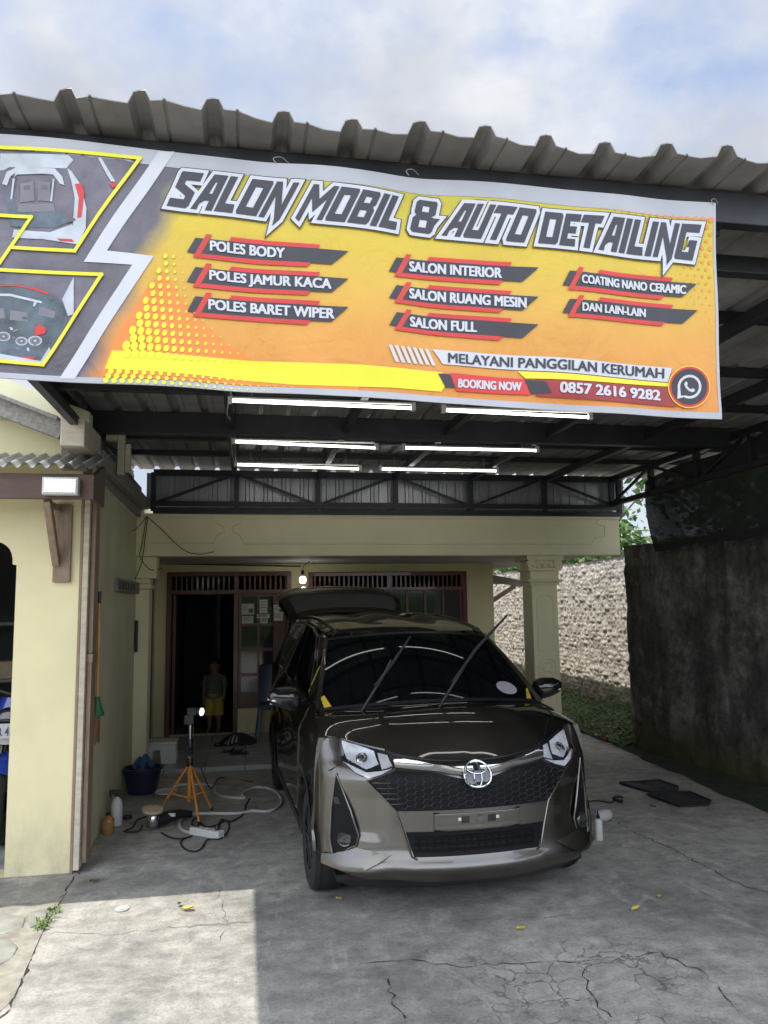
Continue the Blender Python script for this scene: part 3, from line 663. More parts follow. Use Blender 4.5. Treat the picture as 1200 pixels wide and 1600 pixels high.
# timber trims at the corner
tr = MB(); tr.box((gxr+.003, GY-.02, .0), (gxr+.022, GY+.14, 2.4)); tr.build('corner_board', 'bracket_wood', LH, bevel=.003)
tr = MB(); tr.box((gxr+.026, GY-.035, .02), (gxr+.062, GY+.10, 2.42)); tr.build('corner_post', 'pale_timber', LH, bevel=.004)
tr = MB(); tr.box((gxr+.066, GY+.01, .05), (gxr+.094, GY+.16, 1.30)); tr.box((gxr+.066, GY+.015, 1.36), (gxr+.094, GY+.16, 2.42)); tr.box((gxr+.064, GY+.0, 1.30), (gxr+.10, GY+.165, 1.358)); tr.build('corner_batten', 'bracket_wood', LH, bevel=.003)
# eaves beam, barge board, roof
e0 = PY(95, 652, 5.0); e1 = PY(133, 656, 5.0); eb0 = PY(100, 696, 5.0)
eb = MB(); eb.box((e0.x, 5.0, eb0.z), (e1.x, 5.55, e0.z)); eb.build('beam_end', 'pale_timber', LH, bevel=.006)
eb = MB(); eb.box((e0.x-.06, 5.30, eb0.z-.10), (e1.x-.045, 8.3, e0.z-.05)); eb.box((e1.x-.043, 5.56, eb0.z-.03), (e1.x+.02, 8.02, e0.z-.09)); eb.build('eaves_beam', 'grey_timber', LH, bevel=.006)
bp0 = PY(-60, 598, 5.05); bp1 = PY(96, 658, 5.05); bq0 = PY(-60, 622, 5.05)
bb = MB(); dz = Vector((0,0,.05)); n_ = (bp1-bp0).normalized(); far = bp0-n_*3.0
bb.bar(far+Vector((0,.05,-.05)), bp1+Vector((0,.05,-.05)), .05, .12); bb.bar(far+Vector((0,.35,.015)), bp1+Vector((-.02,.35,.015)), .75, .025)
bb.build('barge_board', 'grey_timber', LH, bevel=.004)
rf = MB(); rf.bar(far+Vector((0,2.6,.03)), bp1+Vector((-.05,2.6,.03)), 3.6, .03); rf.build('roof', 'awning_sheet', LH)
wb = MB(); q0 = PY(172, 680, 6.1); q1 = PY(197, 742, 6.1)
wb.box((q1.x-.06, 6.05, q1.z), (q1.x-.01, 6.12, q0.z)); wb.box((q0.x-.02, 6.045, q0.z-.05), (q1.x-.062, 6.125, q0.z)); wb.box((q1.x-.008, 6.08, q1.z+.02), (q1.x+.03, 6.13, q0.z-.07)); wb.build('hanger_bracket', 'pale_timber', LH, bevel=.003)
# awning
fz0 = PY(70, 780, 5.0).z; fx1 = PY(147, 780, 5.0).x; fzt = PY(147, 742, 5.0).z
A = MB(); A.box((-5, 4.98, fz0), (fx1, 5.015, fzt))
A.prism([(4.98+.037, fz0), (GY+.0, fz0+.0), (GY+.0, fzt+.12), (4.98+.037, fzt)], lambda p: (fx1-.03, p[0], p[1]), lambda p: (fx1, p[0], p[1]))
aw = A.build('awning', 'brown_board', LH, bevel=.004)
cs = MB(); s0 = PY(185, 715, 5.2).x
cs.grid(lambda u, v: (lerp(-5, fx1+.035, u), lerp(4.90, GY+.02, v), fzt+.038+.155*v+.017*math.cos(lerp(-5, fx1+.035, u)*2*PI/.083)), 900, 3)
cs.grid(lambda u, v: (lerp(-5, fx1+.035, u), lerp(4.90, GY+.02, v), fzt+.034+.155*v+.017*math.cos(lerp(-5, fx1+.035, u)*2*PI/.083)), 900, 3, flip=True)
cs.build('corrugated_sheet', 'awning_sheet', aw, smooth=True, merge=False)
kx = (PY(83, 850, GY-.03).x+PY(112, 850, GY-.03).x)/2; kz = PY(98, 910, GY-.03).z
bk_ = MB(); bk_.box((kx-.055, GY-.036, kz), (kx+.055, GY-.002, fz0+.01)); bk_.bar((kx-.03, GY-.04, kz+.12), (kx-.03, 5.03, fz0-.0), .045, .06); bk_.box((kx-.05, 5.02, fz0-.045), (kx-.01, GY-.037, fz0-.003)); bk_.build('bracket', 'bracket_wood', aw, bevel=.006)
vb = MB(); v0 = PX(180, 904, lwx(6.8)); v1 = PX(208, 928, lwx(7.1))
vb.box((lwx(7)-.01, v0.y+.02, 1.79), (lwx(7)+.022, v1.y+.25, 1.90))
vbo = vb.build('vent_block', 'grey_timber', LH, bevel=.003)
for k in range(6): vs = MB(); y = v0.y+.10+k*.16; vs.box((lwx(7)+.0225, y, 1.81), (lwx(7)+.026, y+.08, 1.88)); vs.build('vent_slot', 'dark_room', vbo)

# ------------------------------------------------------------------ steel carport
CPT = thing('steel_carport', 'black steel carport roofed with grey ribbed metal sheets', 'carport', (1.5, 5.2, 0))
RZ = 3.10; XL, XR = -1.25, 5.0
prof = [(0,0),(.050,.0),(.066,.034),(.084,.037),(.100,.034),(.116,0),(.150,0),(.153,.006),(.158,.006),(.161,0),(.208,0)]
xs_ = []; k = -6
while .09-.074+.208*k < XR:
    x0 = .09-.074+.208*k; k += 1
    if x0 < XL-.1: continue
    xs_ += [(x0+a, h) for a, h in prof[:-1]]
rs = MB(); ny = 24
def roofp(i, j):
    x, h = xs_[i]; y = lerp(2.17+.018*math.sin(x*7)+.012*math.sin(x*31), 8.32, j/ny); return (x, y, RZ+h+.006*math.sin(x*3+y*1.3))
vs_ = [roofp(i, j) for j in range(ny+1) for i in range(len(xs_))]; n_ = len(xs_)
rs.add(vs_, [(j*n_+i, j*n_+i+1, (j+1)*n_+i+1, (j+1)*n_+i) for j in range(ny) for i in range(n_-1)])
ro = rs.build('roof_sheet', 'roof_sheet', CPT); sm = ro.modifiers.new('thickness', 'SOLIDIFY'); sm.thickness = .0035; sm.offset = 1
fa = MB(); fa.box((XL, 2.325, 2.975), (XR, 2.375, 3.095)); fa.build('front_beam', 'black_steel', CPT, bevel=.004)
fa = MB(); fa.box((XL, 2.60, 2.93), (XR, 2.66, 3.00)); fa.build('second_beam', 'black_steel', CPT, bevel=.004)
for x in (-.9, .3, 1.62, 2.9):
    s = MB(); s.box((x, 2.376, 2.955), (x+.05, 2.599, 2.995)); s.box((x+.001, 2.66, 2.99), (x+.049, 2.71, 3.096)); s.build('strut', 'black_steel', CPT)
for y, h, w in ((3.36,.05,.05),(4.22,.05,.05),(5.05,.05,.05),(6.52,.05,.05),(7.2,.05,.05)):
    p = MB(); p.box((XL, y, 3.095-h), (XR, y+w, 3.095)); p.build('purlin', 'black_steel', CPT, bevel=.003)
p = MB(); p.box((XL, 5.78, 2.93), (XR, 5.86, 3.095)); p.build('main_beam', 'black_steel', CPT, bevel=.004)
for px, py in ((362,690),(512,723),(642,726),(772,729),(889,736)):
    q = GZ(px, py, 2.99)
    r_ = MB(); r_.box((q.x-.025, 2.72, 2.975), (q.x+.025, 8.0, 3.04)); r_.build('rafter', 'black_steel', CPT, bevel=.003)
r_ = MB(); r_.box((XL, 2.72, 2.96), (XL+.06, 8.0, 3.09)); r_.build('edge_rafter', 'black_steel', CPT, bevel=.003)
r_ = MB(); r_.box((XL+.15, 3.9, 2.80), (XL+.20, 8.0, 2.86)); r_.build('edge_rafter', 'black_steel', CPT, bevel=.003)
def truss(name, a, b, z0, z1, posts, c=.05, low=None):
    t = bpy.data.objects.new(name, None); S.collection.objects.link(t); t.parent = CPT; t.matrix_parent_inverse = WM(CPT).inverted(); t.empty_display_size = .1
    a = Vector(a); b = Vector(b); V = lambda k, z: a.lerp(b, k)+Vector((0,0,z))
    for z, h in ((z0, .055), (z1, .065)):
        m = MB(); m.bar(V(0, z), V(1, z), c, h); m.build('chord', 'black_steel', t, bevel=.003)
    if low: m = MB(); m.bar(V(0, low), V(1, low), c, .05); m.build('chord', 'black_steel', t, bevel=.003)
    for k in posts:
        m = MB(); m.bar(V(k, z0-.02 if not low else low), V(k, z1), c*.94, .055, up=(0,1,0) if abs(b.x-a.x) > 1 else (1,0,0)); m.build('post', 'black_steel', t)
    for i in range(len(posts)-1):
        m = MB(); k0, k1 = posts[i], posts[i+1]; lo, hi = (z0, z1) if i % 2 == 0 else (z1, z0)
        m.bar(V(k0, lo), V(k1, hi), .02, .028); m.build('brace', 'black_steel', t)
    return t
pxs = [PY(px, 760, 8.02).x for px in (240, 370, 497, 618, 735, 850, 966)]
ta, tb = pxs[0], pxs[-1]
truss('rear_truss', (ta, 8.02, 0), (tb, 8.02, 0), 2.70, 3.02, [(x-ta)/(tb-ta) for x in pxs], low=2.625)
tys = [8.02]+[PX(px, py, 4.05).y for px, py in ((1017,745),(1089,728),(1176,708))]+[4.2, 3.2, 2.4]
truss('side_truss', (4.05, 8.02, 0), (4.05, 2.4, 0), 2.74, 3.02, [(8.02-y)/(8.02-2.4) for y in tys])
truss('side_truss', (-1.16, 8.02, 0), (-1.16, 5.7, 0), 2.70, 3.0, [0, .33, .66, 1])
cl = MB(); ys_ = 8.14; xs2 = []; x = -1.02
while x < BX1-.02: xs2 += [(x, 0), (x+.05, 0), (x+.06, .014), (x+.085, .014), (x+.095, 0), (x+.14, 0), (x+.143, .005), (x+.147, 0)]; x += .19
cl.add([(a, ys_-h, z) for z in (2.66, 3.035) for a, h in xs2], [(i, i+1, len(xs2)+i+1, len(xs2)+i) for i in range(len(xs2)-1)])
co = cl.build('rear_cladding', 'cladding', CPT); sm = co.modifiers.new('thickness', 'SOLIDIFY'); sm.thickness = .003
# ---- tube lights
TG = 'tube lights under the carport roof'
def tube(name, a, b, label):
    a = Vector(a); b = Vector(b); c = (a+b)/2
    t = thing('tube_light', label, 'tube light', c, group=TG); d = (b-a).normalized()
    m = MB(); m.tube([a+d*.03, b-d*.03], .0098, 12); m.build('tube', 'tube_on', t, smooth=True)
    m = MB(); m.box((a.x+.03, a.y-.011, a.z+.012), (b.x-.03, a.y+.011, a.z+.026)); m.build('batten', 'white_plastic', t, bevel=.003)
    for p, s in ((a, 1), (b, -1)):
        m = MB(); m.box((p.x, p.y-.018, p.z-.018), (p.x+s*.029, p.y+.018, p.z+.036)); m.build('end_cap', 'white_plastic', t, bevel=.003)
    m = MB()
    for q in (a+d*.15, b-d*.15): m.tube([q+Vector((0,0,.026)), q+Vector((0,0,.12))], .003, 5)
    m.build('hanger', 'wire', t)
def tl(p, q, Y):
    A_ = PY(*p, Y); B_ = PY(*q, Y); z = (A_.z+B_.z)/2; return (A_.x, Y, A_.z), (B_.x, Y, B_.z)
for (p, q, Y, lab) in (((356,626),(649,638),4.87,'left tube light of the front pair just below the banner'), ((690,641),(925,652),4.9,'right tube light of the front pair partly behind the banner'),
    ((362,690),(591,700),6.12,'left tube light of the middle pair under the carport'), ((628,700),(842,704),6.14,'right tube light of the middle pair under the carport'),
    ((366,726),(565,733),7.16,'left tube light of the rear pair nearest the house'), ((592,733),(779,736),7.2,'right tube light of the rear pair nearest the house')):
    tube('tube_light', *tl(p, q, Y), lab)
w = MB(); w.tube(spline([PY(366,726,7.1), PY(362,700,6.4), PY(360,660,5.6), PY(355,645,5.1), PY(358,626,4.85)], 6), .005, 6)
tag(w.build('light_cable', 'wire', smooth=True), 'pale cable linking the left ends of the tube lights', 'cable')

# ------------------------------------------------------------------ banner
BY = 2.27
def wr(x, z):
    return (.006*math.sin(x*9+z*3)+.0035*math.sin(x*14+z*11+2)*math.sin(z*6)+.0025*math.sin(x*17-z*7)*math.sin(z*9+1)+.007*math.exp(-((x-.02-.1*(z-2.6))/.10)**2)
            +.007*math.exp(-((x-.55+.05*(z-2.6))/.10)**2)-.008*math.exp(-((x-1.05-.5*(z-2.6))/.12)**2)+.002*math.sin(z*30+x*4)*math.exp(-((z-2.33)/.08)**2))
def bp(px, py, lay=0):
    p = PY(px, py, BY); return (p.x, BY+wr(p.x, p.z)-lay*.0013, p.z)
def gridcut(vs, fs, cell):
    bm = bmesh.new(); V = [bm.verts.new((x, y, 0)) for x, y in vs]
    for f in fs:
        try: bm.faces.new([V[i] for i in f])
        except ValueError: pass
    bmesh.ops.triangulate(bm, faces=bm.faces[:])
    xs = [v[0] for v in vs]; ys = [v[1] for v in vs]
    for ax, lo, hi in ((0, min(xs), max(xs)), (1, min(ys), max(ys))):
        c = math.floor(lo/cell)*cell+cell
        while c < hi:
            co = (c, 0, 0) if ax == 0 else (0, c, 0); no = (1, 0, 0) if ax == 0 else (0, 1, 0)
            bmesh.ops.bisect_plane(bm, geom=bm.verts[:]+bm.edges[:]+bm.faces[:], plane_co=co, plane_no=no); c += cell
    bm.verts.index_update(); out = [(v.co.x, v.co.y) for v in bm.verts], [tuple(v.index for v in f.verts) for f in bm.faces]; bm.free(); return out
def print_(mbx, vs, fs, lay, mi=0, cell=26):
    vs, fs = gridcut(vs, fs, cell); mbx.add([bp(x, y, lay) for x, y in vs], fs, mi)
def ppoly(mbx, loops, lay, mi=0, off=0, cell=26):
    if not isinstance(loops[0][0], (tuple, list)): loops = [loops]
    vs, fs = poly2d(loops, off); print_(mbx, vs, fs, lay, mi, cell)
def zb(u, v): return (u*.2625, 200+v*.2625)                      # scale of my left-end sketch
def z2(u, v): return (600+u/2, 150+v/2)
def basemat():
    m, N, Lk, b, o = newmat('banner_print'); t = N.new('ShaderNodeTexCoord'); s = N.new('ShaderNodeSeparateXYZ'); Lk.new(t.outputs['Object'], s.inputs[0])
    mr = N.new('ShaderNodeMapRange'); mr.inputs[1].default_value = 2.30; mr.inputs[2].default_value = 2.95; Lk.new(s.outputs[2], mr.inputs[0])
    col = ramp(N, Lk, mr.outputs[0], [(0, (.60,.225,.03)), (.30, (.60,.28,.035)), (.55, (.575,.36,.03)), (.8, (.54,.41,.018)), (1, (.47,.405,.015))]).outputs[0]
    n = noise(N, Lk, 3.2, 6, .6, dist=.8); r = ramp(N, Lk, n.outputs['Fac'], [(.3, (.86,.86,.80)), (.7, (1.08,1.06,1.3))]); col = mixc(N, Lk, .55, col, r.outputs[0], 'MULTIPLY')
    # airbrushed dark wedge at the left end: ends along a slanting line with a ragged soft edge
    a = Vector(bp(300, 236)); c = Vector(bp(128, 600)); k = (a.x-c.x)/(a.z-c.z)
    x = math_(N, Lk, 'SUBTRACT', s.outputs[0], math_(N, Lk, 'MULTIPLY', s.outputs[2], k)); n2 = noise(N, Lk, 7, 3, .5)
    x = math_(N, Lk, 'ADD', x, math_(N, Lk, 'MULTIPLY', n2.outputs['Fac'], .08)); e = c.x-c.z*k+.052
    m2 = N.new('ShaderNodeMapRange'); m2.inputs[1].default_value = e-.035; m2.inputs[2].default_value = e+.035; m2.inputs[3].default_value = 1; m2.inputs[4].default_value = 0; m2.clamp = True; Lk.new(x, m2.inputs[0])
    dk = noise(N, Lk, 5, 8, .65); dr = ramp(N, Lk, dk.outputs['Fac'], [(.3, (.06,.055,.068)), (.7, (.15,.135,.16))])
    col = mixc(N, Lk, m2.outputs[0], col, dr.outputs[0]); Lk.new(col, b.inputs['Base Color']); b.inputs['Roughness'].default_value = .42
    n5 = noise(N, Lk, 4.5, 5, .55, (1, 1, .6), 1.6); bump(N, Lk, b, n5.outputs['Fac'], .55, .03)
basemat()
M('print_dark', (.024,.023,.029), .42, var=.25, scale=9); M('print_white', (.50,.51,.54), .42, var=.05, scale=9); M('print_hem', (.37,.38,.405), .42, var=.08, scale=6); M('print_red', (.52,.025,.02), .42, var=.1)
M('print_maroon', (.26,.018,.02), .42, var=.3, scale=4); M('print_yellow', (.72,.60,.02), .42, var=.06); M('print_orange', (.72,.21,.03), .42, var=.08)
M('print_lemon', (.66,.62,.015), .42, var=.05); M('print_grey', (.16,.155,.175), .45, var=.3, scale=6); M('print_smoke', (.115,.105,.13), .45, var=.35, scale=14)
M('print_pale', (.42,.45,.48), .45, var=.2, scale=12); M('print_teal', (.075,.10,.12), .45, var=.5, scale=16)
BN = thing('vinyl_banner', 'yellow and orange car salon banner hung across the carport front', 'banner', (.3, BY, 2.27))
top = lambda x: 207+.1008*x; bot = lambda x: 591+.0566*x
bs = MB()
xr_ = lambda y: 1116+(y-318)*.0356
outl = [(-330, top(-330)), (300, top(300)+3), (700, top(700)+2), (1116, 319), (1128, 655), (900, bot(900)+2), (560, bot(560)-3), (250, bot(250)-1), (-330, bot(-330))]
vs, fs = poly2d([outl]); v2, f2 = gridcut(vs, fs, 14)
bs.add([bp(x, y, 0) for x, y in v2], f2, 0)
bo = bs.build('printed_sheet', 'banner_print', BN, smooth=True)
bk = MB(); bk.add([(lambda p: (p[0], p[1]+.004, p[2]))(bp(x, y, 0)) for x, y in v2], f2); bk.build('white_backing', 'print_white', BN, smooth=True)
wm = MB()
for pl in ([(-330, top(-330)), (300, top(300)+3), (700, top(700)+2), (1116, 319), (1116.6, 345), (700, top(700)+26), (300, top(300)+27), (-330, top(-330)+24)],
           [(-330, bot(-330)), (250, bot(250)-1), (560, bot(560)-3), (900, bot(900)+2), (1128, 655), (1127.6, 645), (900, bot(900)-8), (560, bot(560)-13), (250, bot(250)-10), (-330, bot(-330)-8)],
           [(1113, 345), (1116.6, 345), (1127.6, 645), (1123, 645)]): ppoly(wm, pl, 1, cell=20)
wm.build('white_hem', 'print_hem', BN, smooth=True)
# left end: lightning stripe, picture frames
ls = MB(); ppoly(ls, [zb(*q) for q in ((945,140),(1040,140),(640,738),(918,768),(445,1490),(350,1490),(790,822),(500,800))], 2, cell=18); ls.build('lightning_stripe', 'print_white', BN, smooth=True)
pic = MB()
def q(pts, mi, lay, off=0): ppoly(pic, [zb(*p) for p in pts], lay, mi, off)
q([(-500,110),(0,120),(845,190),(450,735),(60,712),(190,528),(-500,505)], 0, 1)
q([(0,150),(410,170),(440,200),(400,250),(0,230)], 1, 2); q([(-200,170),(30,185),(60,230),(20,250),(-200,240)], 1, 2)
for pl in ([(10,330),(40,260),(100,235),(330,250),(375,300),(388,350),(360,340),(320,285),(100,262),(60,290),(40,340)], [(405,250),(430,270),(475,335),(505,430),(520,490),(515,610),(470,690),(430,660),(440,560),(450,430),(430,330)], [(80,600),(300,620),(430,580),(460,620),(470,700),(250,660),(70,650)], [(585,185),(605,185),(690,330),(665,330),(640,290)]): q(pl, 1, 3)
q([(30,420),(70,300),(100,290),(75,400),(90,470),(350,500),(420,560),(330,595),(60,580)], 4, 2); q([(300,440),(318,310),(328,310),(312,440)], 1, 3); q([(60,420),(75,300),(88,300),(70,420)], 1, 3)
for pl in ([(450,345),(490,345),(508,400),(490,540),(465,545),(475,430)], [(340,660),(430,668),(445,684),(360,676)], [(655,345),(690,335),(700,355),(675,372)]): q(pl, 2, 4)
for pl in ([(120,330),(200,318),(205,430),(118,440)], [(225,318),(300,330),(305,440),(222,430)]): q(pl, 3, 2.5)
q([(108,450),(320,450),(330,500),(100,495)], 3, 2.6); q([(140,345),(180,340),(182,365),(140,368)], 0, 2.8); q([(245,340),(282,345),(284,370),(244,365)], 0, 2.8)
q([(95,262),(330,262),(345,285),(318,278),(104,278),(84,290)], 1, 3.2); q([(395,555),(450,545),(455,560),(400,572)], 0, 3.4)
q([(-500,838),(0,850),(600,885),(255,1405),(0,1385),(-500,1370)], 0, 1); q([(-300,930),(100,930),(320,985),(370,1040),(410,1140),(300,1330),(220,1385),(-300,1365)], 4, 2)
q([(370,1020),(440,890),(440,1110),(405,1120)], 1, 3); q([(0,935),(90,932),(200,950),(300,985),(280,990),(190,960),(90,940),(0,943)], 2, 3)
for pl in ([(205,1185),(230,1162),(275,1195),(262,1220),(205,1235)], [(135,1360),(200,1358),(210,1372),(130,1376)]): q(pl, 2, 4)
rg = random.Random(3)
for k in range(26):
    x, y = rg.uniform(-250, 330), rg.uniform(1010, 1340); a = rg.uniform(6, 22); bb_ = rg.uniform(3, 9); t = rg.uniform(0, 3)
    q([(x+a*math.cos(j*PI/4)*math.cos(t)-bb_*math.sin(j*PI/4)*math.sin(t), y+a*math.cos(j*PI/4)*math.sin(t)+bb_*math.sin(j*PI/4)*math.cos(t)) for j in range(8)], rg.choice((0, 1, 3, 3, 0)), 3+.04*k)
for cx_, cy_, r_ in ((205,1262,42), (125,1265,36), (20,1240,40)):
    for rr, mi in ((1, 1), (.78, 3), (.5, 0), (.22, 1)): q([(cx_+r_*rr*math.cos(j*PI/8), cy_+r_*.72*rr*math.sin(j*PI/8)) for j in range(16)], mi, 3.2+.3*(1-rr))
for pl in ([(60,1080),(160,1095),(165,1150),(55,1140)], [(230,1060),(330,1090),(320,1130),(225,1110)], [(-60,1080),(20,1070),(30,1130),(-60,1140)]): q(pl, 3, 2.7)
q([(-200,985),(60,985),(250,1030),(245,1042),(60,1000),(-200,1000)], 1, 3.1)
q([(-300,1340),(0,1345),(240,1385),(290,1300),(300,1320),(250,1400),(-300,1375)], 1, 4.3)
pic.build('printed_photos', ['print_smoke', 'print_pale', 'print_red', 'print_grey', 'print_teal'], BN, smooth=True)
yl = MB()
def stroke(pts, w, lay):
    n = len(pts)
    for i in range(n-1):
        a = Vector(pts[i]); c = Vector(pts[i+1]); d = (c-a).normalized(); s = Vector((-d.y, d.x))*w/2; a = a-d*w*.45; c = c+d*w*.45
        ppoly(yl, [tuple(a+s), tuple(c+s), tuple(c-s), tuple(a-s)], lay+.08*(i % 3))
stroke([zb(*p) for p in ((-500,90),(0,118),(835,185),(448,738),(70,710))], 5.5, 5); stroke([zb(*p) for p in ((-500,500),(0,518),(185,528),(-40,860))], 5.5, 5)
stroke([zb(*p) for p in ((-500,830),(0,845),(608,880),(255,1408),(0,1390),(-500,1370))], 5.5, 5)
yl.build('yellow_frame_lines', 'print_lemon', BN, smooth=True)
# lower bands and halftone dots
ob = MB(); ppoly(ob, [(188,515),(230,452),(252,426),(266,440),(300,490),(345,530),(400,566),(470,580),(560,603),(560,610),(330,597),(160,589),(162,572)], 1); ob.build('orange_fade', 'print_orange', BN, smooth=True)
yb = MB(); ppoly(yb, [(176,549),(230,551),(400,563),(560,570),(690,582),(703,592),(690,612),(610,606),(460,601),(330,588),(240,582),(164,577)], 2); yb.build('yellow_band', 'print_lemon', BN, smooth=True)
ht = MB(); ho = MB(); cnt = 0
for r in range(14):
    for c in range(22):
        y0_ = 398+r*12.0; xl_ = 205+(540-y0_)*.42; xr2 = 288+112*(max(0, y0_-400)/155)**2.0; x = xl_-6+c*12.4+(r % 2)*6.2; y = y0_+.055*(x-200)
        if x > xr2: continue
        s = (.18+.95*(1-(x-xl_)/(xr2-xl_+1)))*(.45+.55*(y0_-398)/155)
        vs = [(x+5.8*s*math.cos(j*PI/4)-1.2*s*math.sin(j*PI/4), y+7.0*s*math.sin(j*PI/4)) for j in range(8)]
        ht.add([bp(a, b_, 3) for a, b_ in vs], [tuple(range(8))])
ht.build('halftone_dots', 'print_lemon', BN, smooth=True); ht = MB()
for r in range(3):
    for c in range(23):
        x = 174+c*13-r*4; y = 581+r*7+.058*(x-172); s = max(.2, 1-c/26)
        ht.add([bp(x+5*s*math.cos(j*PI/4), y+4.6*s*math.sin(j*PI/4), 3.3) for j in range(8)], [tuple(range(8))])
ht.build('halftone_dots', 'print_lemon', BN, smooth=True)
for r in range(15):
    for c in range(20):
        x = 1109-c*11.5-(r % 2)*5.7; d_ = 6+r*11; y = top(x)+20+d_
        if d_ < 40: s = max(0, (x-895)/215)*(1-d_/90)
        else: s = max(0, 1-(1109-x)/(105-.35*d_))*(1.05-d_/190)
        if s < .12: continue
        ho.add([bp(x+4.3*s*math.cos(j*PI/4), y+5.2*s*math.sin(j*PI/4), 1.5) for j in range(8)], [tuple(range(8))])
ho.build('halftone_dots', 'print_orange', BN, smooth=True)
# headline: heavy slanted capitals
GLY = {'S': ([(.05,1),(.8,1),(.8,.76),(.3,.76),(.3,.66),(.78,.46),(.78,.08),(.70,0),(0,0),(0,.24),(.5,.24),(.5,.34),(.02,.54),(.02,.94)],),
 'A': ([(0,0),(.30,1),(.8,1),(.8,0),(.54,0),(.54,.26),(.38,.26),(.24,.16),(.24,0)], [(.42,.46),(.54,.46),(.54,.78),(.48,.78)]),
 'L': ([(0,0),(0,1),(.27,1),(.27,.24),(.62,.24),(.70,0)],), 'O': ([(.06,0),(0,.07),(0,1),(.74,1),(.8,.93),(.8,0)], [(.27,.22),(.53,.22),(.53,.78),(.27,.78)]),
 'N': ([(0,0),(0,1),(.22,1),(.58,.40),(.58,1),(.8,1),(.8,0),(.66,-.20),(.58,0),(.22,.60),(.22,0)],),
 'M': ([(0,0),(0,1),(.22,1),(.52,.60),(.82,1),(1.04,1),(1.04,0),(.82,0),(.82,.60),(.52,.20),(.22,.60),(.22,-.10)],),
 'B': ([(0,0),(0,1),(.7,1),(.78,.92),(.78,.60),(.70,.52),(.80,.44),(.80,.08),(.72,0)], [(.27,.62),(.51,.62),(.51,.8),(.27,.8)], [(.27,.2),(.53,.2),(.53,.4),(.27,.4)]),
 'I': ([(0,0),(0,1),(.27,1),(.27,0)],), '&': ([(.08,0),(0,.08),(0,.44),(.1,.54),(.02,.62),(.02,.92),(.1,1),(.68,1),(.74,.93),(.74,.60),(.62,.53),(.70,.5),(.92,.5),(.78,.28),(.74,.08),(.66,0)], [(.26,.18),(.50,.18),(.50,.40),(.26,.40)], [(.27,.66),(.49,.66),(.49,.82),(.27,.82)]),
 'U': ([(.06,0),(0,.07),(0,1),(.27,1),(.27,.24),(.53,.24),(.53,1),(.8,1),(.8,0)],), 'T': ([(0,1),(.86,1),(.80,.76),(.56,.76),(.56,0),(.29,0),(.29,.76),(-.05,.76)],),
 'D': ([(0,0),(0,1),(.72,1),(.8,.92),(.8,.08),(.72,0)], [(.27,.22),(.53,.22),(.53,.78),(.27,.78)]), 'E': ([(0,0),(0,1),(.66,1),(.66,.77),(.27,.77),(.27,.62),(.58,.62),(.58,.40),(.27,.40),(.27,.23),(.62,.23),(.66,0)],),
 'G': ([(.06,0),(0,.07),(0,1),(.8,1),(.8,.77),(.27,.77),(.27,.22),(.53,.22),(.53,.36),(.40,.36),(.46,.56),(.8,.56),(.8,0)],)}
def quad(u, v, BL, BR, TR, TL):
    return (lerp(lerp(BL[0], BR[0], u), lerp(TL[0], TR[0], u), v), lerp(lerp(BL[1], BR[1], u), lerp(TL[1], TR[1], u), v))
dk, wh, ol = MB(), MB(), MB(); li = 0
for word, BL, BR, TR, TL in (('SALON', (260,322), (437,343), (468,287), (284,268)), ('MOBIL', (461,341), (618,361), (640,309), (490,290)), ('&', (640,361), (683,366), (694,315), (652,309)),
                             ('AUTO', (690,367), (817,382), (838,330), (714,317)), ('DETAILING', (838,383), (1080,409), (1094,353), (850,333))):
    wd = [max(p[0] for p in GLY[c][0]) for c in word]; tot = sum(wd)+.075*(len(word)-1); x = 0
    for c, w_ in zip(word, wd):
        loops = [[quad((x+px)/tot, py, BL, BR, TR, TL) for px, py in lp] for lp in GLY[c]]
        j = (li % 2)*.22; li += 1
        ppoly(ol, [loops[0]], 4+j, 0, 7.0); ppoly(wh, [loops[0]], 5.2+j, 0, 5.4); ppoly(dk, loops, 6.4, 0, -.1); x += w_+.075
ol.build('headline_outline', 'print_dark', BN, smooth=True); wh.build('headline_border', 'print_white', BN, smooth=True); dk.build('headline_letters', 'print_dark', BN, smooth=True)
# service bars
def label_(body, x0, b0, x1, b1, cap, lay, mat, parent, off=.02, name='lettering'):
    vs, fs = text2d(body, 0); m = MB(); w_ = cap*(.055 if off > .015 else .04); h_ = w_*.55
    for k in range(9): dx, dy = (k % 3)-1, k//3-1; print_(m, [(lerp(x0+w_, x1-w_, u)+w_*dx, lerp(b0, b1, u)-h_-(cap-2*h_)*v+h_*dy) for u, v in vs], fs, lay+.06*k)
    return m.build(name, mat, parent, smooth=True)
bars = [('POLES BODY', (292,369.5,394), (544,393,416), (328,391.5,445,403.5,16)), ('POLES JAMUR KACA', (292,416,441), (544,436,459), (327,437,517.5,453,15.5)), ('POLES BARET WIPER', (292,462,487), (544,480,504), (325.5,483.5,522.5,499,16)),
 ('SALON INTERIOR', (607,401.5,425), (840,419,442), (639,424,784,435,16)), ('SALON RUANG MESIN', (607,445,467), (840,464,487), (639,466.5,821.5,482.5,16)), ('SALON FULL', (607,488,510), (840,507,530), (640,511,745,519,16)),
 ('COATING NANO CERAMIC', (876,425,448.5), (1088,443,465), (905,446,1071,460,13.5)), ('DAN LAIN-LAIN', (876,469,491), (1090,484,506), (906,489,1008.5,496,13))]
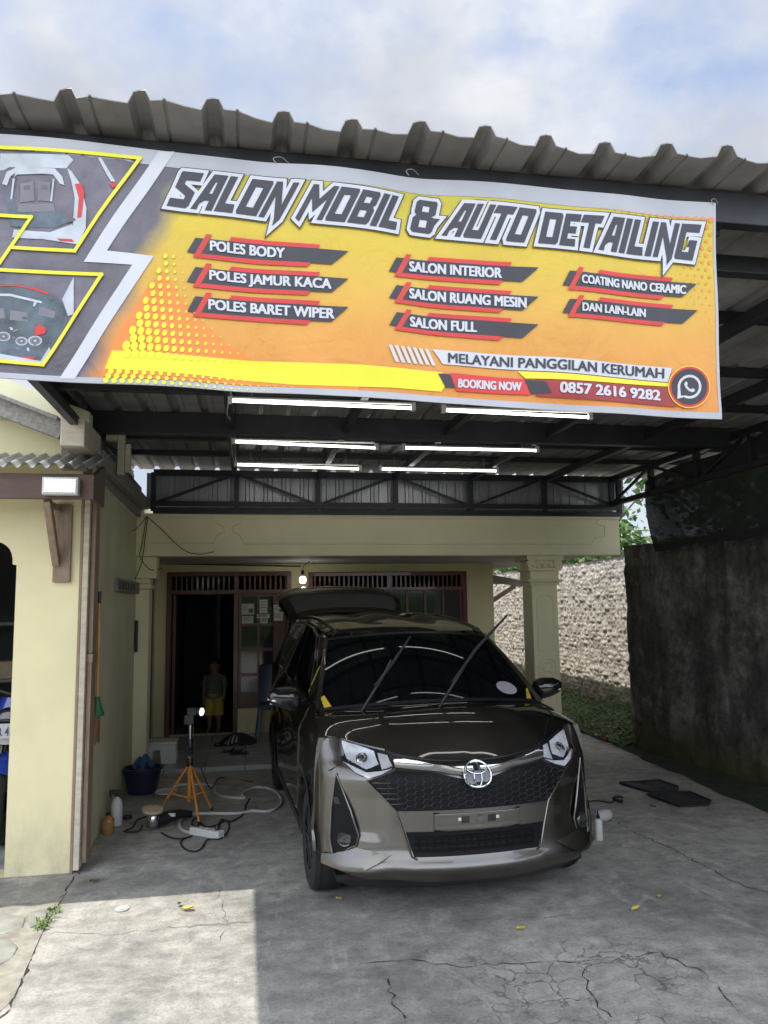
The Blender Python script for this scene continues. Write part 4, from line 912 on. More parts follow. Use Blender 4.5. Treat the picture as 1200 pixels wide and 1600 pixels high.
for body, (xl, tl_, bl_), (xr, tr_, br_), tx in bars:
    m = MB(); ln = xr-xl
    def P(u, v, lay=0):
        sh = .056*(v)                                      # slant
        return (xl+(u+sh)*ln/1.056, lerp(lerp(bl_, br_, u+sh), lerp(tl_, tr_, u+sh), v))
    for pl, mi, lay in (([(0,0),(.09,0),(.09,1),(0,1)], 0, 3), ([(.098,0),(.945,0),(1,1),(.098,1)], 0, 3.1), ([(.055,-.28),(.092,-.28),(.092,1.30),(.055,1.30)], 1, 4),
        ([(.055,-.28),(.80,-.28),(.81,0),(.055,0)], 1, 3.5), ([(.22,1),(.80,1),(.80,1.28),(.22,1.28)], 1, 3.5)):
        ppoly(m, [P(*a) for a in pl], lay, mi)
    o = m.build('service_bar', ['print_dark', 'print_red'], BN, smooth=True); label_(body, *tx, 5, 'print_white', o)
m = MB(); ppoly(m, [(676,545), (1049,575), (1044,597), (692,569)], 3, 0)
for k in range(7): x = 606+k*9.6; ppoly(m, [(x, 540+k*.8), (x+5.5, 540.5+k*.8), (x+17, 567+k*.8), (x+11.5, 566.5+k*.8)], 3.2, 0)
o = m.build('white_strip', 'print_white', BN, smooth=True); label_('MELAYANI PANGGILAN KERUMAH', 700, 566.5, 1037.5, 591.5, 15.5, 4.2, 'print_dark', o, .012)
m = MB()
for pl, mi, lay in (([(168,868),(205,870),(223,912),(192,911)], 0, 4), ([(205,866),(436,886),(456,936),(226,923)], 1, 4), ([(436,888),(500,895),(520,932),(456,933)], 0, 4.5),
    ([(416,860),(890,897),(920,910),(440,884)], 2, 3.5), ([(468,888),(880,912),(916,972),(474,941)], 3, 3.9)): ppoly(m, [z2(*p) for p in pl], lay, mi)
o = m.build('phone_strip', ['print_dark', 'print_red', 'print_yellow', 'print_maroon'], BN, smooth=True)
label_('BOOKING NOW', 715, 606, 814, 611.5, 13.5, 5.5, 'print_white', o); label_('0857 2616 9282', 871.5, 615, 1031, 626.5, 16.5, 5.5, 'print_white', o)
m = MB(); cx, cy = 1076, 605
def circ(r, a=1.0, n=36): return [(cx+r*math.cos(j*2*PI/n), cy+r*a*math.sin(j*2*PI/n)) for j in range(n)]
ppoly(m, circ(33), 5.5, 2, cell=60); ppoly(m, circ(31.5), 6, 1, cell=60); ppoly(m, circ(28), 6.5, 0, cell=60)
bub = [(cx+18.5*math.cos(R(a)), cy-18.5*math.sin(R(a))) for a in range(-120, 200, 10)]+[(cx-19, cy+19)]
bui = [(cx+14.6*math.cos(R(a)), cy-14.6*math.sin(R(a))) for a in range(-110, 195, 10)]+[(cx-13.6, cy+13.8)]
ppoly(m, [bub, bui], 7, 3, cell=60)
hs_ = [(-8,-6),(-5.2,-8.6),(-2.6,-4.4),(-4.3,-2.2),(-1,2.2),(2.4,4.2),(4.3,2.2),(8.6,4.4),(7.4,7.4),(4.2,8.6),(-1.2,6.4),(-6,1.6),(-8.2,-3)]
ppoly(m, [(cx+a, cy+b_) for a, b_ in hs_], 7.2, 3, cell=60)
m.build('round_phone_icon', ['print_dark', 'print_red', 'print_yellow', 'print_white'], BN, smooth=True)
for px, py in ((432, 254), (1112, 322), (640, 271)):
    m = MB(); p = Vector(bp(px, py, 2)); m.tube(spline([p, p+Vector((-.01,-.006,.012)), p+Vector((.015,.01,.028)), p+Vector((.04,.03,.022))], 5), .0013, 5); m.build('tie_wire', 'wire', BN)

# ------------------------------------------------------------------ car (local: x right in the picture, y backwards, z up; origin on the ground under the front axle)
CAR = thing('parked_car', 'bronze grey compact people carrier with raised wipers and open tailgate', 'car', (1.19, 4.83, 0), R(2.5))
XS=[0,.2,.43,.57,.69,.76,.80,.8275]; YS=[0,.012,.06,.12,.20,.28,.345,.42]
ZS=[.16,.20,.25,.30,.38,.47,.58,.70,.73,.77,.80,.85,.905,.95]; PS=[.07,.02,-.012,-.012,.006,.014,.016,.02,.026,.055,.092,.135,.175,.2]
def QZ(z): return sinterp(z, [.15,.3,.5,.72,.82,.90,.98,1.05], [.03,.008,0,.004,.012,.028,.06,.075])
def F(x, z):
    a = abs(x); k = 1 if a < .7 else max(.4, 1-(a-.7)/.1*.55)
    return -.735+sinterp(a, XS, YS)+sinterp(z, ZS, PS)*k
def FP(off):
    def f(x, z):
        e = .01; y = F(x, z); nx = (F(x+e, z)-F(x-e, z))/(2*e); nz = (F(x, z+e)-F(x, z-e))/(2*e); n = Vector((nx, -1, nz)).normalized()
        return Vector((x*(1-QZ(z)/.8275), y, z))+n*off
    return f
def ZT(x): return sinterp(abs(x), [0,.2,.35,.47,.60,.70,.76,.8275], [.803,.812,.830,.857,.884,.908,.915,.905])
def ZB(x): return sinterp(abs(x), [0,.3,.45,.60,.70,.77,.8275], [.205,.21,.225,.222,.240,.268,.30])
cpart = lambda m, name, mat, sm=True, **k: m.build(name, mat, CAR, smooth=sm, world=False, **k)
# bumper and nose skin, following sculpted creases
def nose(u, v):
    a = (u*2-1); x = .8275*math.copysign(1-(1-abs(a))**1.25, a); z = lerp(ZB(x), ZT(x), v); p = FP(0)(x, z)
    ax = abs(x)
    lip = math.exp(-((z-.285)/.035)**2); p.y -= .020*lip*(1 if ax < .36 else max(0, 1-(ax-.36)/.3))
    cr_ = math.exp(-((ax-.60)/.13)**2); d = z-(.34-.07*max(0, min(1, (ax-.40)/.2)))
    p.y -= .020*cr_*math.exp(-((d+.02)/.045)**2)
    sc = max(0, min(1, (ax-.47)/.06))*max(0, min(1, (.72-ax)/.05))*max(0, min(1, (z-.40)/.06))*max(0, min(1, (.70-z)/.08)); p.y += .012*sc
    return p
b = MB(); b.grid(nose, 130, 64); cpart(b, 'front_bumper', 'car_paint', auto=50)
b = MB(); b.grid(lambda u, v: Vector(((u*2-1)*.70, F((u*2-1)*.70, .2)+.05+.10*(1-v), lerp(.13, ZB((u*2-1)*.7)+.012, v))), 40, 4); b.box((-.72, -.45, .17), (.72, .2, .2)); cpart(b, 'lower_valance', 'black_plastic')
# side bodywork
def WID(y): return .8275 if y < 2.7 else .8275-.055*((y-2.7)/.66)**2
def SD(s, off=0):
    def f(y, z):
        fl = 0
        for yc in (0, 2.525):
            r = math.hypot(y-yc, z-.29); fl = max(fl, .018*max(0, 1-abs(r-.34)/.07))
        cr2 = .010*max(0, 1-abs(z-(.84+.02*y/3))/.07)*(1 if y > .2 else max(0, (y+.2)/.4))
        return Vector((s*(WID(y)-QZ(z)+fl*(0 if z > .8 else 1)+cr2-.012*max(0, 1-abs(z-.62)/.2)*(.5 < y < 2.1)+off), y, z))
    return f
def arc(yc, r, a0, a1, n=16): return [(yc+r*math.cos(R(lerp(a0, a1, k/n))), .29+r*math.sin(R(lerp(a0, a1, k/n)))) for k in range(n+1)]
def belt(y): return interp(y, [-.32,0,.3,.8,3.2,3.3], [.908,.972,1.0,1.018,1.085,1.06])
sideo = [(-.31,.30),(-.325,.60),(-.33,.80)]+[(y, belt(y)) for y in (-.32,-.15,0,.15,.3,.55,.8,1.4,2,2.6,3.2)]+[(3.30,.95),(3.35,.6),(3.35,.36),(3.2,.27)]+arc(2.525, .335, -14, 194)+[(2.1,.20),(.45,.20)]+arc(0, .335, -14, 180-2)
for s in (-1, 1):
    b = MB(); b.patch(sideo, SD(s), .06, back=lambda y, z: SD(s)(y, z)-Vector((s*.05, 0, 0))); cpart(b, 'side_panel', 'car_paint', auto=50)
    for yc in (0, 2.525):
        b = MB()
        b.add([SD(s, .004)(y, z) for y, z in arc(yc, .337, -10, 188, 30)]+[SD(s, .004)(y, z) for y, z in arc(yc, .365, -8, 186, 30)], [(i, i+1, 32+i, 31+i) for i in range(30)])
        b.add([Vector((s*(.80-.02), yc+.335*math.cos(R(a)), .29+.335*math.sin(R(a)))) for a in range(-10, 191, 10)]+[Vector((s*.52, yc+.335*math.cos(R(a)), .29+.335*math.sin(R(a)))) for a in range(-10, 191, 10)], [(i, i+1, 22+i, 21+i) for i in range(20)])
        cpart(b, 'wheel_arch', 'black_plastic')
    b = MB(); b.patch([(.42,.195),(2.12,.195),(2.12,.275),(.42,.265)], SD(s, .008), .08, back=lambda y, z: SD(s, -.03)(y, z)); cpart(b, 'side_skirt', 'black_plastic')
    # doors with shut lines, windows, handles
    for nm, y0, y1 in (('front_door', .52, 1.42), ('rear_door', 1.43, 2.28)):
        b = MB(); pts = [(y0+.02,.30),(y0,.5),(y0-.06 if y0 < 1 else y0,.85),(y0-.14 if y0 < 1 else y0, belt(y0)-.015),(y1, belt(y1)-.015),(y1,.30)]
        if y0 > 1: pts = [(y0,.30),(y0, belt(y0)-.015),(y1+.12, belt(y1)-.015),(y1+.08,.75),(y1-.1,.58),(y1-.16,.40),(y1-.2,.30)]
        b.patch(pts, SD(s, .006), .07, back=lambda y, z: SD(s, -.02)(y, z)); dr = cpart(b, nm, 'car_paint', auto=50)
        h = MB(); hy = y1-.12 if y0 < 1 else y1-.10
        h.tube([SD(s, .01)(hy-.17,.885), SD(s, .035)(hy-.13,.888), SD(s, .036)(hy-.04,.89), SD(s, .01)(hy,.89)], [.010,.013,.013,.010], 8); h.build('handle', 'car_paint', dr, smooth=True, world=False)
# hood
def sideTop(y, s): return SD(s)(y, belt(y))
def hood(u, v):
    a = u*2-1; xf = .8275*math.copysign(1-(1-abs(a))**1.12, a) if False else a*.765; pf = FP(0)(xf, ZT(xf)+.003)
    pb = Vector((a*.752, -.05+.16*abs(a)**2.2, 1.036-.046*a*a))
    if abs(a) > .999: pass
    e = abs(a); p = pf.lerp(pb, v); ed = sideTop(lerp(-.33, .12, v), 1 if a > 0 else -1); k = max(0, (e-.82)/.18)**1.5
    p = p.lerp(Vector((ed.x, ed.y, ed.z)), k)
    p.z += (.040*math.sin(PI*min(1, v*1.02))*(1-.7*e**3))*(1-k)
    rib = math.exp(-((e-.60+.12*v)/.10)**2); p.z += .007*rib*math.sin(PI*v)
    return p
b = MB(); b.grid(hood, 72, 36); cpart(b, 'hood', 'car_paint', auto=60)
for s in (-1, 1):
    b = MB(); uu = .055 if s < 0 else .945; b.tube([hood(lerp(.16 if s < 0 else .84, uu, min(1, k/4)), .02+.96*k/12)+Vector((0,0,.0015)) for k in range(13)], .0032, 5); cpart(b, 'hood_seam', 'black_plastic')
    b = MB(); b.tube([FP(.002)(s*.698, .782), FP(.003)(s*.75, .752), SD(s, .003)(-.30, .70), SD(s, .003)(-.25, .62)], .0032, 5); cpart(b, 'bumper_seam', 'black_plastic')
# windscreen and cowl
def wsp(u, v, off=0):
    a = u*2-1; p0 = Vector((a*.725, -.02+.13*abs(a)**2.2, 1.036-.042*a*a)); p1 = Vector((a*.575, .62+.13*a*a, 1.455-.035*a*a)); p = p0.lerp(p1, v)
    n = Vector((a*.35, -.52, .80)).normalized(); return p+n*(.035*4*v*(1-v)*(1-.5*a*a)+off)
b = MB(); b.grid(lambda u, v: wsp(u, v), 40, 24); cpart(b, 'windscreen', 'car_glass')
b = MB()
for (u0, u1, v0, v1) in ((.0,1,.955,1.0),(0,1,0,.035)): b.grid(lambda u, v: wsp(lerp(u0, u1, u), lerp(v0, v1, v), .003), 40, 2)
cpart(b, 'windscreen_trim', 'black_plastic')
b = MB(); b.grid(lambda u, v: wsp(u, -.02-.12*(1-v), -.004) if True else None, 40, 4); cpart(b, 'cowl', 'black_plastic')
# roof and pillars
def roofz(y): return sinterp(y, [.62,.9,1.3,1.8,2.5,3.0,3.25], [1.457,1.512,1.556,1.580,1.572,1.548,1.525])
def roofw(y): return sinterp(y, [.62,1.0,1.6,2.5,3.25], [.575,.595,.605,.595,.57])
def rfp(u, v, off=0):
    a = u*2-1; y = lerp(.62+.13*a*a, 3.24+.0*a, v); e = abs(a); return Vector((a*roofw(y)*1.0, y, roofz(y)-.032*a*a-.018*max(0, e-.86)/.14+off+.007*math.cos(a*PI*3)*(.1 < v < .95)))
b = MB(); b.grid(rfp, 44, 40); cpart(b, 'roof', 'car_paint', auto=60)
def GX(z, y): return lerp(.752, roofw(max(.62, y))+.012, max(0, min(1, (z-1.0)/(roofz(y)-.05-1.0))))
def gs(s, off=0): return lambda y, z: Vector((s*(GX(z, y)+off+.015*math.sin(PI*max(0, min(1, (z-1.0)/.5)))), y, z))
def gtop(y): return roofz(y)-.047
for s in (-1, 1):
    b = MB(); g1 = [(.10,.99),(.40,1.21),(.74,1.405)]+[(y, gtop(y)) for y in (.9,1.2,1.6,2,2.5,3.0,3.22)]+[(3.28,1.2),(3.25,1.07)]+[(y, belt(y)-.01) for y in (2.6,2,1.4,.8,.4)]
    b.patch(g1, gs(s), .07, back=lambda y, z: gs(s, -.05)(y, z)); cpart(b, 'window_pillars', 'car_paint', auto=60)
    for nm, pl in (('front_window', [(.56,1.045),(.70,1.20),(.92,1.40),(1.2,gtop(1.2)-.035),(1.37,gtop(1.37)-.035),(1.40,1.06),(.9,1.045)]), ('rear_window', [(1.46,1.062),(1.44,gtop(1.44)-.035),(1.9,gtop(1.9)-.035),(2.30,gtop(2.3)-.04),(2.36,1.085)]),
        ('quarter_glass', [(2.42,1.09),(2.38,gtop(2.38)-.045),(2.95,gtop(2.95)-.06),(3.1,1.2),(3.08,1.10)]), ('quarter_glass', [(.24,1.03),(.50,1.035),(.53,1.08)])):
        b = MB(); b.patch(pl, gs(s, .005), .08, back=lambda y, z: gs(s, -.01)(y, z)); cpart(b, nm, 'car_glass')
    b = MB(); b.tube([gs(s, .008)(y, z) for y, z in ((.50,1.05),(.70,1.225),(.95,1.425),(1.2,gtop(1.2)-.02),(1.8,gtop(1.8)-.02),(2.6,gtop(2.6)-.03))], .008, 6); cpart(b, 'window_trim', 'silver_metal')
    # pillar cover between windscreen and side glass
    b = MB(); b.grid(lambda u, v: wsp(1 if s > 0 else 0, v, .004).lerp(gs(s, .004)(lerp(.10, .76, v), lerp(.995, 1.412, v)), u)+Vector((s*.012*math.sin(PI*u), -.012*math.sin(PI*u), .012*math.sin(PI*u))), 6, 16); cpart(b, 'windscreen_pillar', 'car_paint', auto=60)
    b = MB(); b.tube(spline([rfp(.5+.5*s*.90, v, .006) for v in (.02,.2,.4,.6,.8,.98)], 5), .011, 8); cpart(b, 'roof_rail', 'black_plastic')
    # mirrors
    b = MB(); mc = Vector((s*.925, .40, 1.055))
    def mir(u, v, mc=mc, s=s):
        th = u*2*PI; ph = (v-.5)*PI; sx = abs(math.cos(ph))**.75
        x = .112*math.copysign(abs(math.cos(th))**.75, math.cos(th))*sx; z = .070*math.copysign(abs(math.sin(th))**.75, math.sin(th))*sx*(1-.22*s*x/.11); y = .075*math.sin(ph)
        return mc+Vector((x, y if y < 0 else y*.45, z+.012*s*x/.11))
    b.grid(mir, 28, 14); mr_ = cpart(b, 'door_mirror', 'gloss_black')
    b = MB(); b.bar(SD(s)(.50, .985)+Vector((0,0,.03)), mc+Vector((-s*.05, .02, -.055)), .05, .028); b.build('mirror_arm', 'black_plastic', mr_, world=False, bevel=.006)
    b = MB(); b.patch([(-.09,-.045),(.09,-.045),(.09,.045),(-.09,.045)], lambda x, z: mc+Vector((x, .030, z)), .1); b.build('mirror_glass', 'silver_metal', mr_, world=False)
    b = MB(); b.tube([mc+Vector((s*.02, -.068, -.012)), mc+Vector((s*.07, -.055, -.010)), mc+Vector((s*.105, -.02, -.004))], [.006,.010,.006], 6); b.build('turn_signal', 'lamp_white', mr_, smooth=True, world=False)
# rear end: bumper, open tailgate with glass and lamps, hinged at the roof edge
b = MB(); b.grid(lambda u, v: Vector(((u*2-1)*(.775-.0), 3.36+.05*math.cos((u-.5)*PI)-.02*v, lerp(.28, .66, v))), 24, 6); b.box((-.74, 3.2, .64), (.74, 3.38, .66)); cpart(b, 'rear_bumper', 'car_paint')
for s in (-1, 1):
    b = MB(); b.grid(lambda u, v: Vector((s*lerp(.785, .70, u), 3.30+.05*u, lerp(.66, 1.08, v))), 4, 8); b.grid(lambda u, v: Vector((s*lerp(.75, .56, v), 3.27-.02*v, lerp(1.08, 1.50, v))+0*u) if False else Vector((s*(lerp(.765, .585, v)-.07*u), 3.27+.02*u-.03*v, lerp(1.08, 1.50, v))), 3, 8); cpart(b, 'rear_pillar', 'car_paint')
    b = MB(); b.box((s*.70, 3.345, .78), (s*.775, 3.37, 1.06)); cpart(b, 'tail_lamp', 'red_lens', bevel=.008)
b = MB(); b.box((-.70, .9, .35), (.70, 3.28, .5)); b.box((-.66, 2.35, .5), (.66, 2.55, 1.05)); b.box((-.66, 1.5, .5), (.66, 1.68, 1.12)); b.box((-.6, .75, .5), (-.1, .95, 1.15)); b.box((.1, .75, .5), (.6, .95, 1.15)); cpart(b, 'seats', 'black_plastic', sm=False, bevel=.04)
b = MB(); b.grid(lambda u, v: Vector(((u*2-1)*.70, .05+.55*v, .86+.10*math.sin(v*PI*.8))), 8, 6); cpart(b, 'dashboard', 'black_plastic')
hg = Vector((0, 3.20, 1.535)); ta_ = R(10.5)
def tg(u, v, off=0):
    a = u*2-1; y = 1.0*v; d = Vector((0, math.cos(ta_), math.sin(ta_))); n = Vector((0, -math.sin(ta_), math.cos(ta_)))
    hw = sinterp(v, [0,.15,.45,.55,1], [.57,.61,.66,.68,.66]); bul = .10*math.sin(PI*min(1, v*.9))*(1)+.03*(1-a*a)+.10*v*v
    return hg+Vector((a*hw, 0, 0))+d*y+n*(bul-.05*abs(a)**6+off)
b = MB(); b.grid(tg, 30, 24); b.grid(lambda u, v: tg(u, v, -.06), 30, 24, flip=True); b.grid(lambda u, v: tg(u, 1, -.06*v), 30, 1); b.grid(lambda u, v: tg(0, u, -.06*v), 24, 1); b.grid(lambda u, v: tg(1, u, -.06*v), 24, 1)
tgt = cpart(b, 'tailgate', 'car_paint', auto=60)
b = MB(); b.grid(lambda u, v: tg(lerp(.06, .94, u), lerp(.10, .48, v), .006), 24, 10); b.build('rear_glass', 'gate_glass', tgt, smooth=True, world=False)
b = MB(); b.grid(lambda u, v: tg(lerp(.03, .97, u), -.04+.12*v, .03+.018*math.sin(v*PI)), 24, 6); b.grid(lambda u, v: tg(lerp(.03, .97, u), -.04+.12*v, -.01), 24, 6); b.build('spoiler', 'car_paint', tgt, smooth=True, world=False)
for s in (0, 1):
    b = MB(); sx = -1 if s == 0 else 1; b.tube([Vector((sx*.60, 3.22, 1.15)), tg(.06 if s == 0 else .94, .45, -.07)], .010, 6); b.build('gas_strut', 'black_plastic', tgt, smooth=True, world=False)
b = MB(); b.grid(lambda u, v: tg(lerp(.30, .70, u), lerp(.66, .70, v), .012), 10, 2); b.build('handle', 'chrome', tgt, smooth=True, world=False)
# wheels
def wheel(yc, s):
    w = bpy.data.objects.new('wheel', None); S.collection.objects.link(w); w.parent = CAR; w.location = (s*.735, yc, .29); w.empty_display_size = .1
    b = MB(); b.lathe([(.19,-.085),(.25,-.092),(.278,-.080),(.288,-.055),(.290,0),(.288,.055),(.278,.080),(.25,.092),(.19,.085),(.185,.0),(.19,-.085)], (0,0,0), (s,0,0), 48)
    for k in (-.045,-.015,.015,.045): b.lathe([(.2905,k-.003),(.2865,k-.001),(.2865,k+.001),(.2905,k+.003)], (0,0,0), (s,0,0), 48)
    b.build('tyre', 'tyre', w, smooth=True, world=False)
    b = MB(); b.lathe([(.192,-.06),(.192,.082),(.184,.084),(.178,.07),(.176,-.06)], (0,0,0), (s,0,0), 40); b.lathe([(.001,.03),(.13,.02),(.17,-.02),(.001,-.02)], (0,0,0), (s,0,0), 30)
    b.build('brake', 'lamp_dark', w, smooth=True, world=False)
    b = MB()
    for k in range(8):
        a = k*PI/4; e = Vector((0, math.cos(a), math.sin(a))); t = Vector((0, -math.sin(a), math.cos(a)))
        for dlt in (-.016, .016): b.bar(Vector((s*.070,0,0))+e*.03+t*dlt*.6, Vector((s*.074,0,0))+e*.185+t*dlt*1.5, .016, .022, up=(1,0,0))
    b.lathe([(.001,.05),(.045,.05),(.045,.078),(.03,.086),(.001,.087)], (0,0,0), (s,0,0), 20); b.lathe([(.178,.066),(.190,.066),(.190,.085),(.178,.085),(.178,.066)], (0,0,0), (s,0,0), 40)
    b.build('rim', 'rim_dark', w, world=False, bevel=.002)
for yc in (-.03, 2.525):
    for s in (-1, 1): wheel(yc, s)
# lamps
def blade(x, z):
    zl = interp(abs(x), [.02,.08,.13,.217,.430], [.742,.742,.748,.764,.782]); y = F(x, zl)-.014; return Vector((x*(1-QZ(z)/.8275), y-.012*math.sin(PI*max(0, min(1, (z-zl)/.062)))+.16*(z-zl), z))
HLO = [(.700,.905),(.60,.882),(.47,.857),(.428,.772),(.50,.742),(.567,.720),(.63,.745),(.692,.790)]
for s in (-1, 1):
    mirr = lambda pts: [(s*x, z) for x, z in (pts if s > 0 else pts[::-1])]
    b = MB(); b.patch(mirr(HLO), FP(.003), .03, back=FP(-.02)); hl = cpart(b, 'headlight', 'lamp_dark')
    def bowl(x, z, c=(s*.585, .812)): d = min(1, math.hypot((x-c[0])/.085, (z-c[1])/.05)); return FP(.004+.007*d*d)(x, z)
    b = MB(); b.patch(mirr([(.690,.890),(.61,.874),(.525,.848),(.508,.786),(.575,.764),(.665,.806)]), bowl, .014); b.build('reflector', 'lamp_silver', hl, smooth=True, world=False)
    b = MB(); b.patch(mirr([(.508,.842),(.458,.832),(.440,.782),(.496,.766)]), FP(.0065), .02); b.build('inner_reflector', 'lamp_silver', hl, smooth=True, world=False)
    b = MB(); b.patch(mirr([(.684,.792),(.574,.752),(.500,.760),(.445,.772),(.50,.746),(.567,.726),(.63,.750)]), FP(.0085), .015, back=FP(.003)); b.build('turn_lens', 'lamp_white', hl, smooth=True, world=False)
    b = MB(); c = FP(.006)(s*.59, .812); b.lathe([(.001,.012),(.016,.010),(.020,.002),(.030,.0),(.033,.006),(.036,-.002)], c, FP(.02)(s*.59,.812)-c, 20); b.build('lamp_bowl', 'chrome', hl, smooth=True, world=False)
    b = MB()
    for k in range(7): b.tube([FP(.009)(s*(.55+.018*k), .769+.004*k), FP(.009)(s*(.548+.018*k), .790+.004*k)], .0016, 4)
    b.build('reflector_ribs', 'lamp_white', hl, world=False)
    b = MB(); b.patch(mirr([(x*1.004-.002, z) for x, z in HLO]), FP(.014), .03, back=FP(.003)); b.build('lens_cover', 'lens_clear', hl, smooth=True, world=False)
    # fog lamp pocket
    FG = [(.722,.738),(.655,.56),(.618,.435),(.632,.382),(.745,.318),(.752,.40),(.742,.56)]
    b = MB(); b.patch(mirr(FG), FP(.004), .025); fp_ = cpart(b, 'fog_lamp_pocket', 'grille_black')
    b = MB(); b.tube([FP(.006)(x, z) for x, z in mirr(FG)], .006, 6, closed=True); b.build('pocket_rim', 'car_paint', fp_, smooth=True, world=False)
    c = FP(.006)(s*.684, .408); nrm = (FP(.02)(s*.684, .408)-c).normalized().lerp(Vector((0,-1,0)), .45)
    b = MB(); b.lathe([(.028,.012),(.034,.014),(.041,.008),(.045,-.005)], c, nrm, 28); b.build('fog_lamp_ring', 'lamp_dark', fp_, smooth=True, world=False)
    b = MB(); b.lathe([(.001,.013),(.016,.011),(.029,.006),(.029,-.004)], c, nrm, 24); b.build('fog_lamp', 'glass_lens', fp_, smooth=True, world=False)
    b = MB(); b.patch(mirr([(.712,.62),(.735,.62),(.73,.585),(.70,.585)]), FP(.008), .03, back=FP(.002)); b.build('pocket_fin', 'black_plastic', fp_, smooth=True, world=False)
    # chrome blade from emblem to lamp, edge trim beside the grille
    b = MB(); b.patch(mirr([(.02,.786),(.12,.786),(.242,.802),(.447,.846),(.430,.782),(.217,.764),(.13,.748),(.08,.742),(.02,.742)]), blade, .02, back=FP(-.005)); cpart(b, 'chrome_blade', 'chrome')
    b = MB(); b.tube([FP(.006)(x, z) for x, z in mirr([(.577,.716),(.54,.678),(.49,.630),(.43,.565),(.398,.46),(.362,.340),(.335,.327)])], .0058, 6); cpart(b, 'grille_edge_trim', 'car_paint')
    b = MB(); b.patch(mirr([(.790,.315),(.745,.325),(.634,.372),(.462,.350),(.535,.305),(.611,.266),(.70,.262),(.785,.270)]), lambda x, z: FP(.003+.030*max(0, min(1, (.372-z)/.10)))(x, z), .02, back=FP(-.01)); cpart(b, 'bumper_corner', 'car_paint', auto=35)
# hood front edge lip (dark gap)
b = MB(); b.tube([FP(.003)(x, ZT(x)-.004) for x in [k*.02-.46 for k in range(47)]], .007, 6); cpart(b, 'hood_seam', 'black_plastic')
# grille
GO = [(-.424,.765),(-.24,.757),(-.12,.73),(0,.70),(.12,.73),(.24,.757),(.424,.765),(.572,.716),(.49,.632),(.424,.566),(-.424,.566),(-.49,.632),(-.572,.716)]
b = MB(); b.patch(GO, FP(.003), .03); gr = cpart(b, 'upper_grille', 'grille_black')
b = MB(); ins_ = lambda x, z: abs(x) < interp(z, [.572,.632,.712,.76], [.42,.48,.55,.44]) and z < interp(abs(x), [0,.12,.24,.43,.57], [.70,.735,.755,.765,.72])-.008 and z > .572
hw, hh = .029, .0150
for r in range(-1, 8):
    for c in range(-12, 13):
        x = c*hw*1.5*1.02; z = .578+r*hh*2+(c % 2)*hh
        for (a0, a1) in (((-1,0),(-.5,1)), ((-.5,1),(.5,1)), ((.5,1),(1,0))):
            q0 = (x+a0[0]*hw, z+a0[1]*hh); q1 = (x+a1[0]*hw, z+a1[1]*hh)
            if ins_(*q0) and ins_(*q1): b.tube([FP(.006)(*q0), FP(.006)(*q1)], .0019, 4)
b.build('grille_mesh', 'grille_hex', gr, world=False)
b = MB()
for s in (-1, 1):
    for k, z in enumerate((.604,.630,.656,.682,.708)): b.tube([FP(.010)(s*x, z) for x in (interp(z, [.572,.632,.712], [.37,.41,.46]), interp(z, [.572,.632,.712], [.422,.485,.55]))], [.002,.0055], 6)
b.build('grille_fins', 'lamp_dark', gr, smooth=True, world=False)
b = MB(); b.patch([(-.424,.561),(.424,.561),(.388,.464),(-.388,.464)], FP(.006), .04, back=FP(-.01)); st = cpart(b, 'number_plate_strip', 'car_paint')
b = MB(); b.patch([(-.236,.550),(.236,.550),(.236,.468),(-.236,.468)], FP(.018), .04, back=FP(.004)); b.build('plate_holder', 'car_paint', st, world=False, bevel=.003)
b = MB(); b.tube([FP(.008)(x, z) for x, z in ((-.240,.554),(.240,.554),(.240,.464),(-.240,.464))], .0035, 6, closed=True); b.build('plate_gap', 'grille_black', st, world=False)
for x in (-.073, .073): b = MB(); b.patch([(x-.022,.534),(x+.022,.534),(x+.022,.500),(x-.022,.500)], FP(.0195), .05); b.build('plate_slot', 'gloss_black', st, world=False)
for x in (-.105, .105): b = MB(); b.patch([(x-.008,.529),(x+.008,.529),(x+.008,.513),(x-.008,.513)], FP(.0198), .05); b.build('plate_bolt', 'white_plastic', st, world=False)
b = MB(); b.patch([(-.386,.460),(.386,.460),(.350,.338),(-.350,.338)], FP(.003), .03); lg = cpart(b, 'lower_grille', 'grille_black')
b = MB()
for z in (.432,.400,.368): b.tube([FP(.010)(x, z) for x in [k*.05-.34 for k in range(14)] if abs(x) < interp(z, [.338,.46], [.345,.38])], .006, 6)
for k in range(-8, 9): b.tube([FP(.008)(k*.04, .375), FP(.008)(k*.04, .425)], .003, 5)
b.build('grille_bars', 'grille_black', lg, smooth=True, world=False)
# emblem: three interlocking ellipses
em = MB(); ec = (0, .730)
def ell(cx, cz, a, b_, r, off): em.tube([FP(off+.020)(cx+a*math.cos(k*PI/20), cz+b_*math.sin(k*PI/20)) for k in range(40)], r, 8, closed=True)
ell(0, .730, .074, .050, .0062, .016); ell(0, .730, .0195, .045, .0040, .0165); ell(0, .7545, .056, .0215, .0040, .017)
em_ = cpart(em, 'emblem', 'chrome'); b = MB(); b.patch([(.072*math.cos(k*PI/15), .730+.049*math.sin(k*PI/15)) for k in range(30)], FP(.032), .03, back=FP(0)); b.build('emblem_back', 'lamp_dark', em_, smooth=True, world=False)
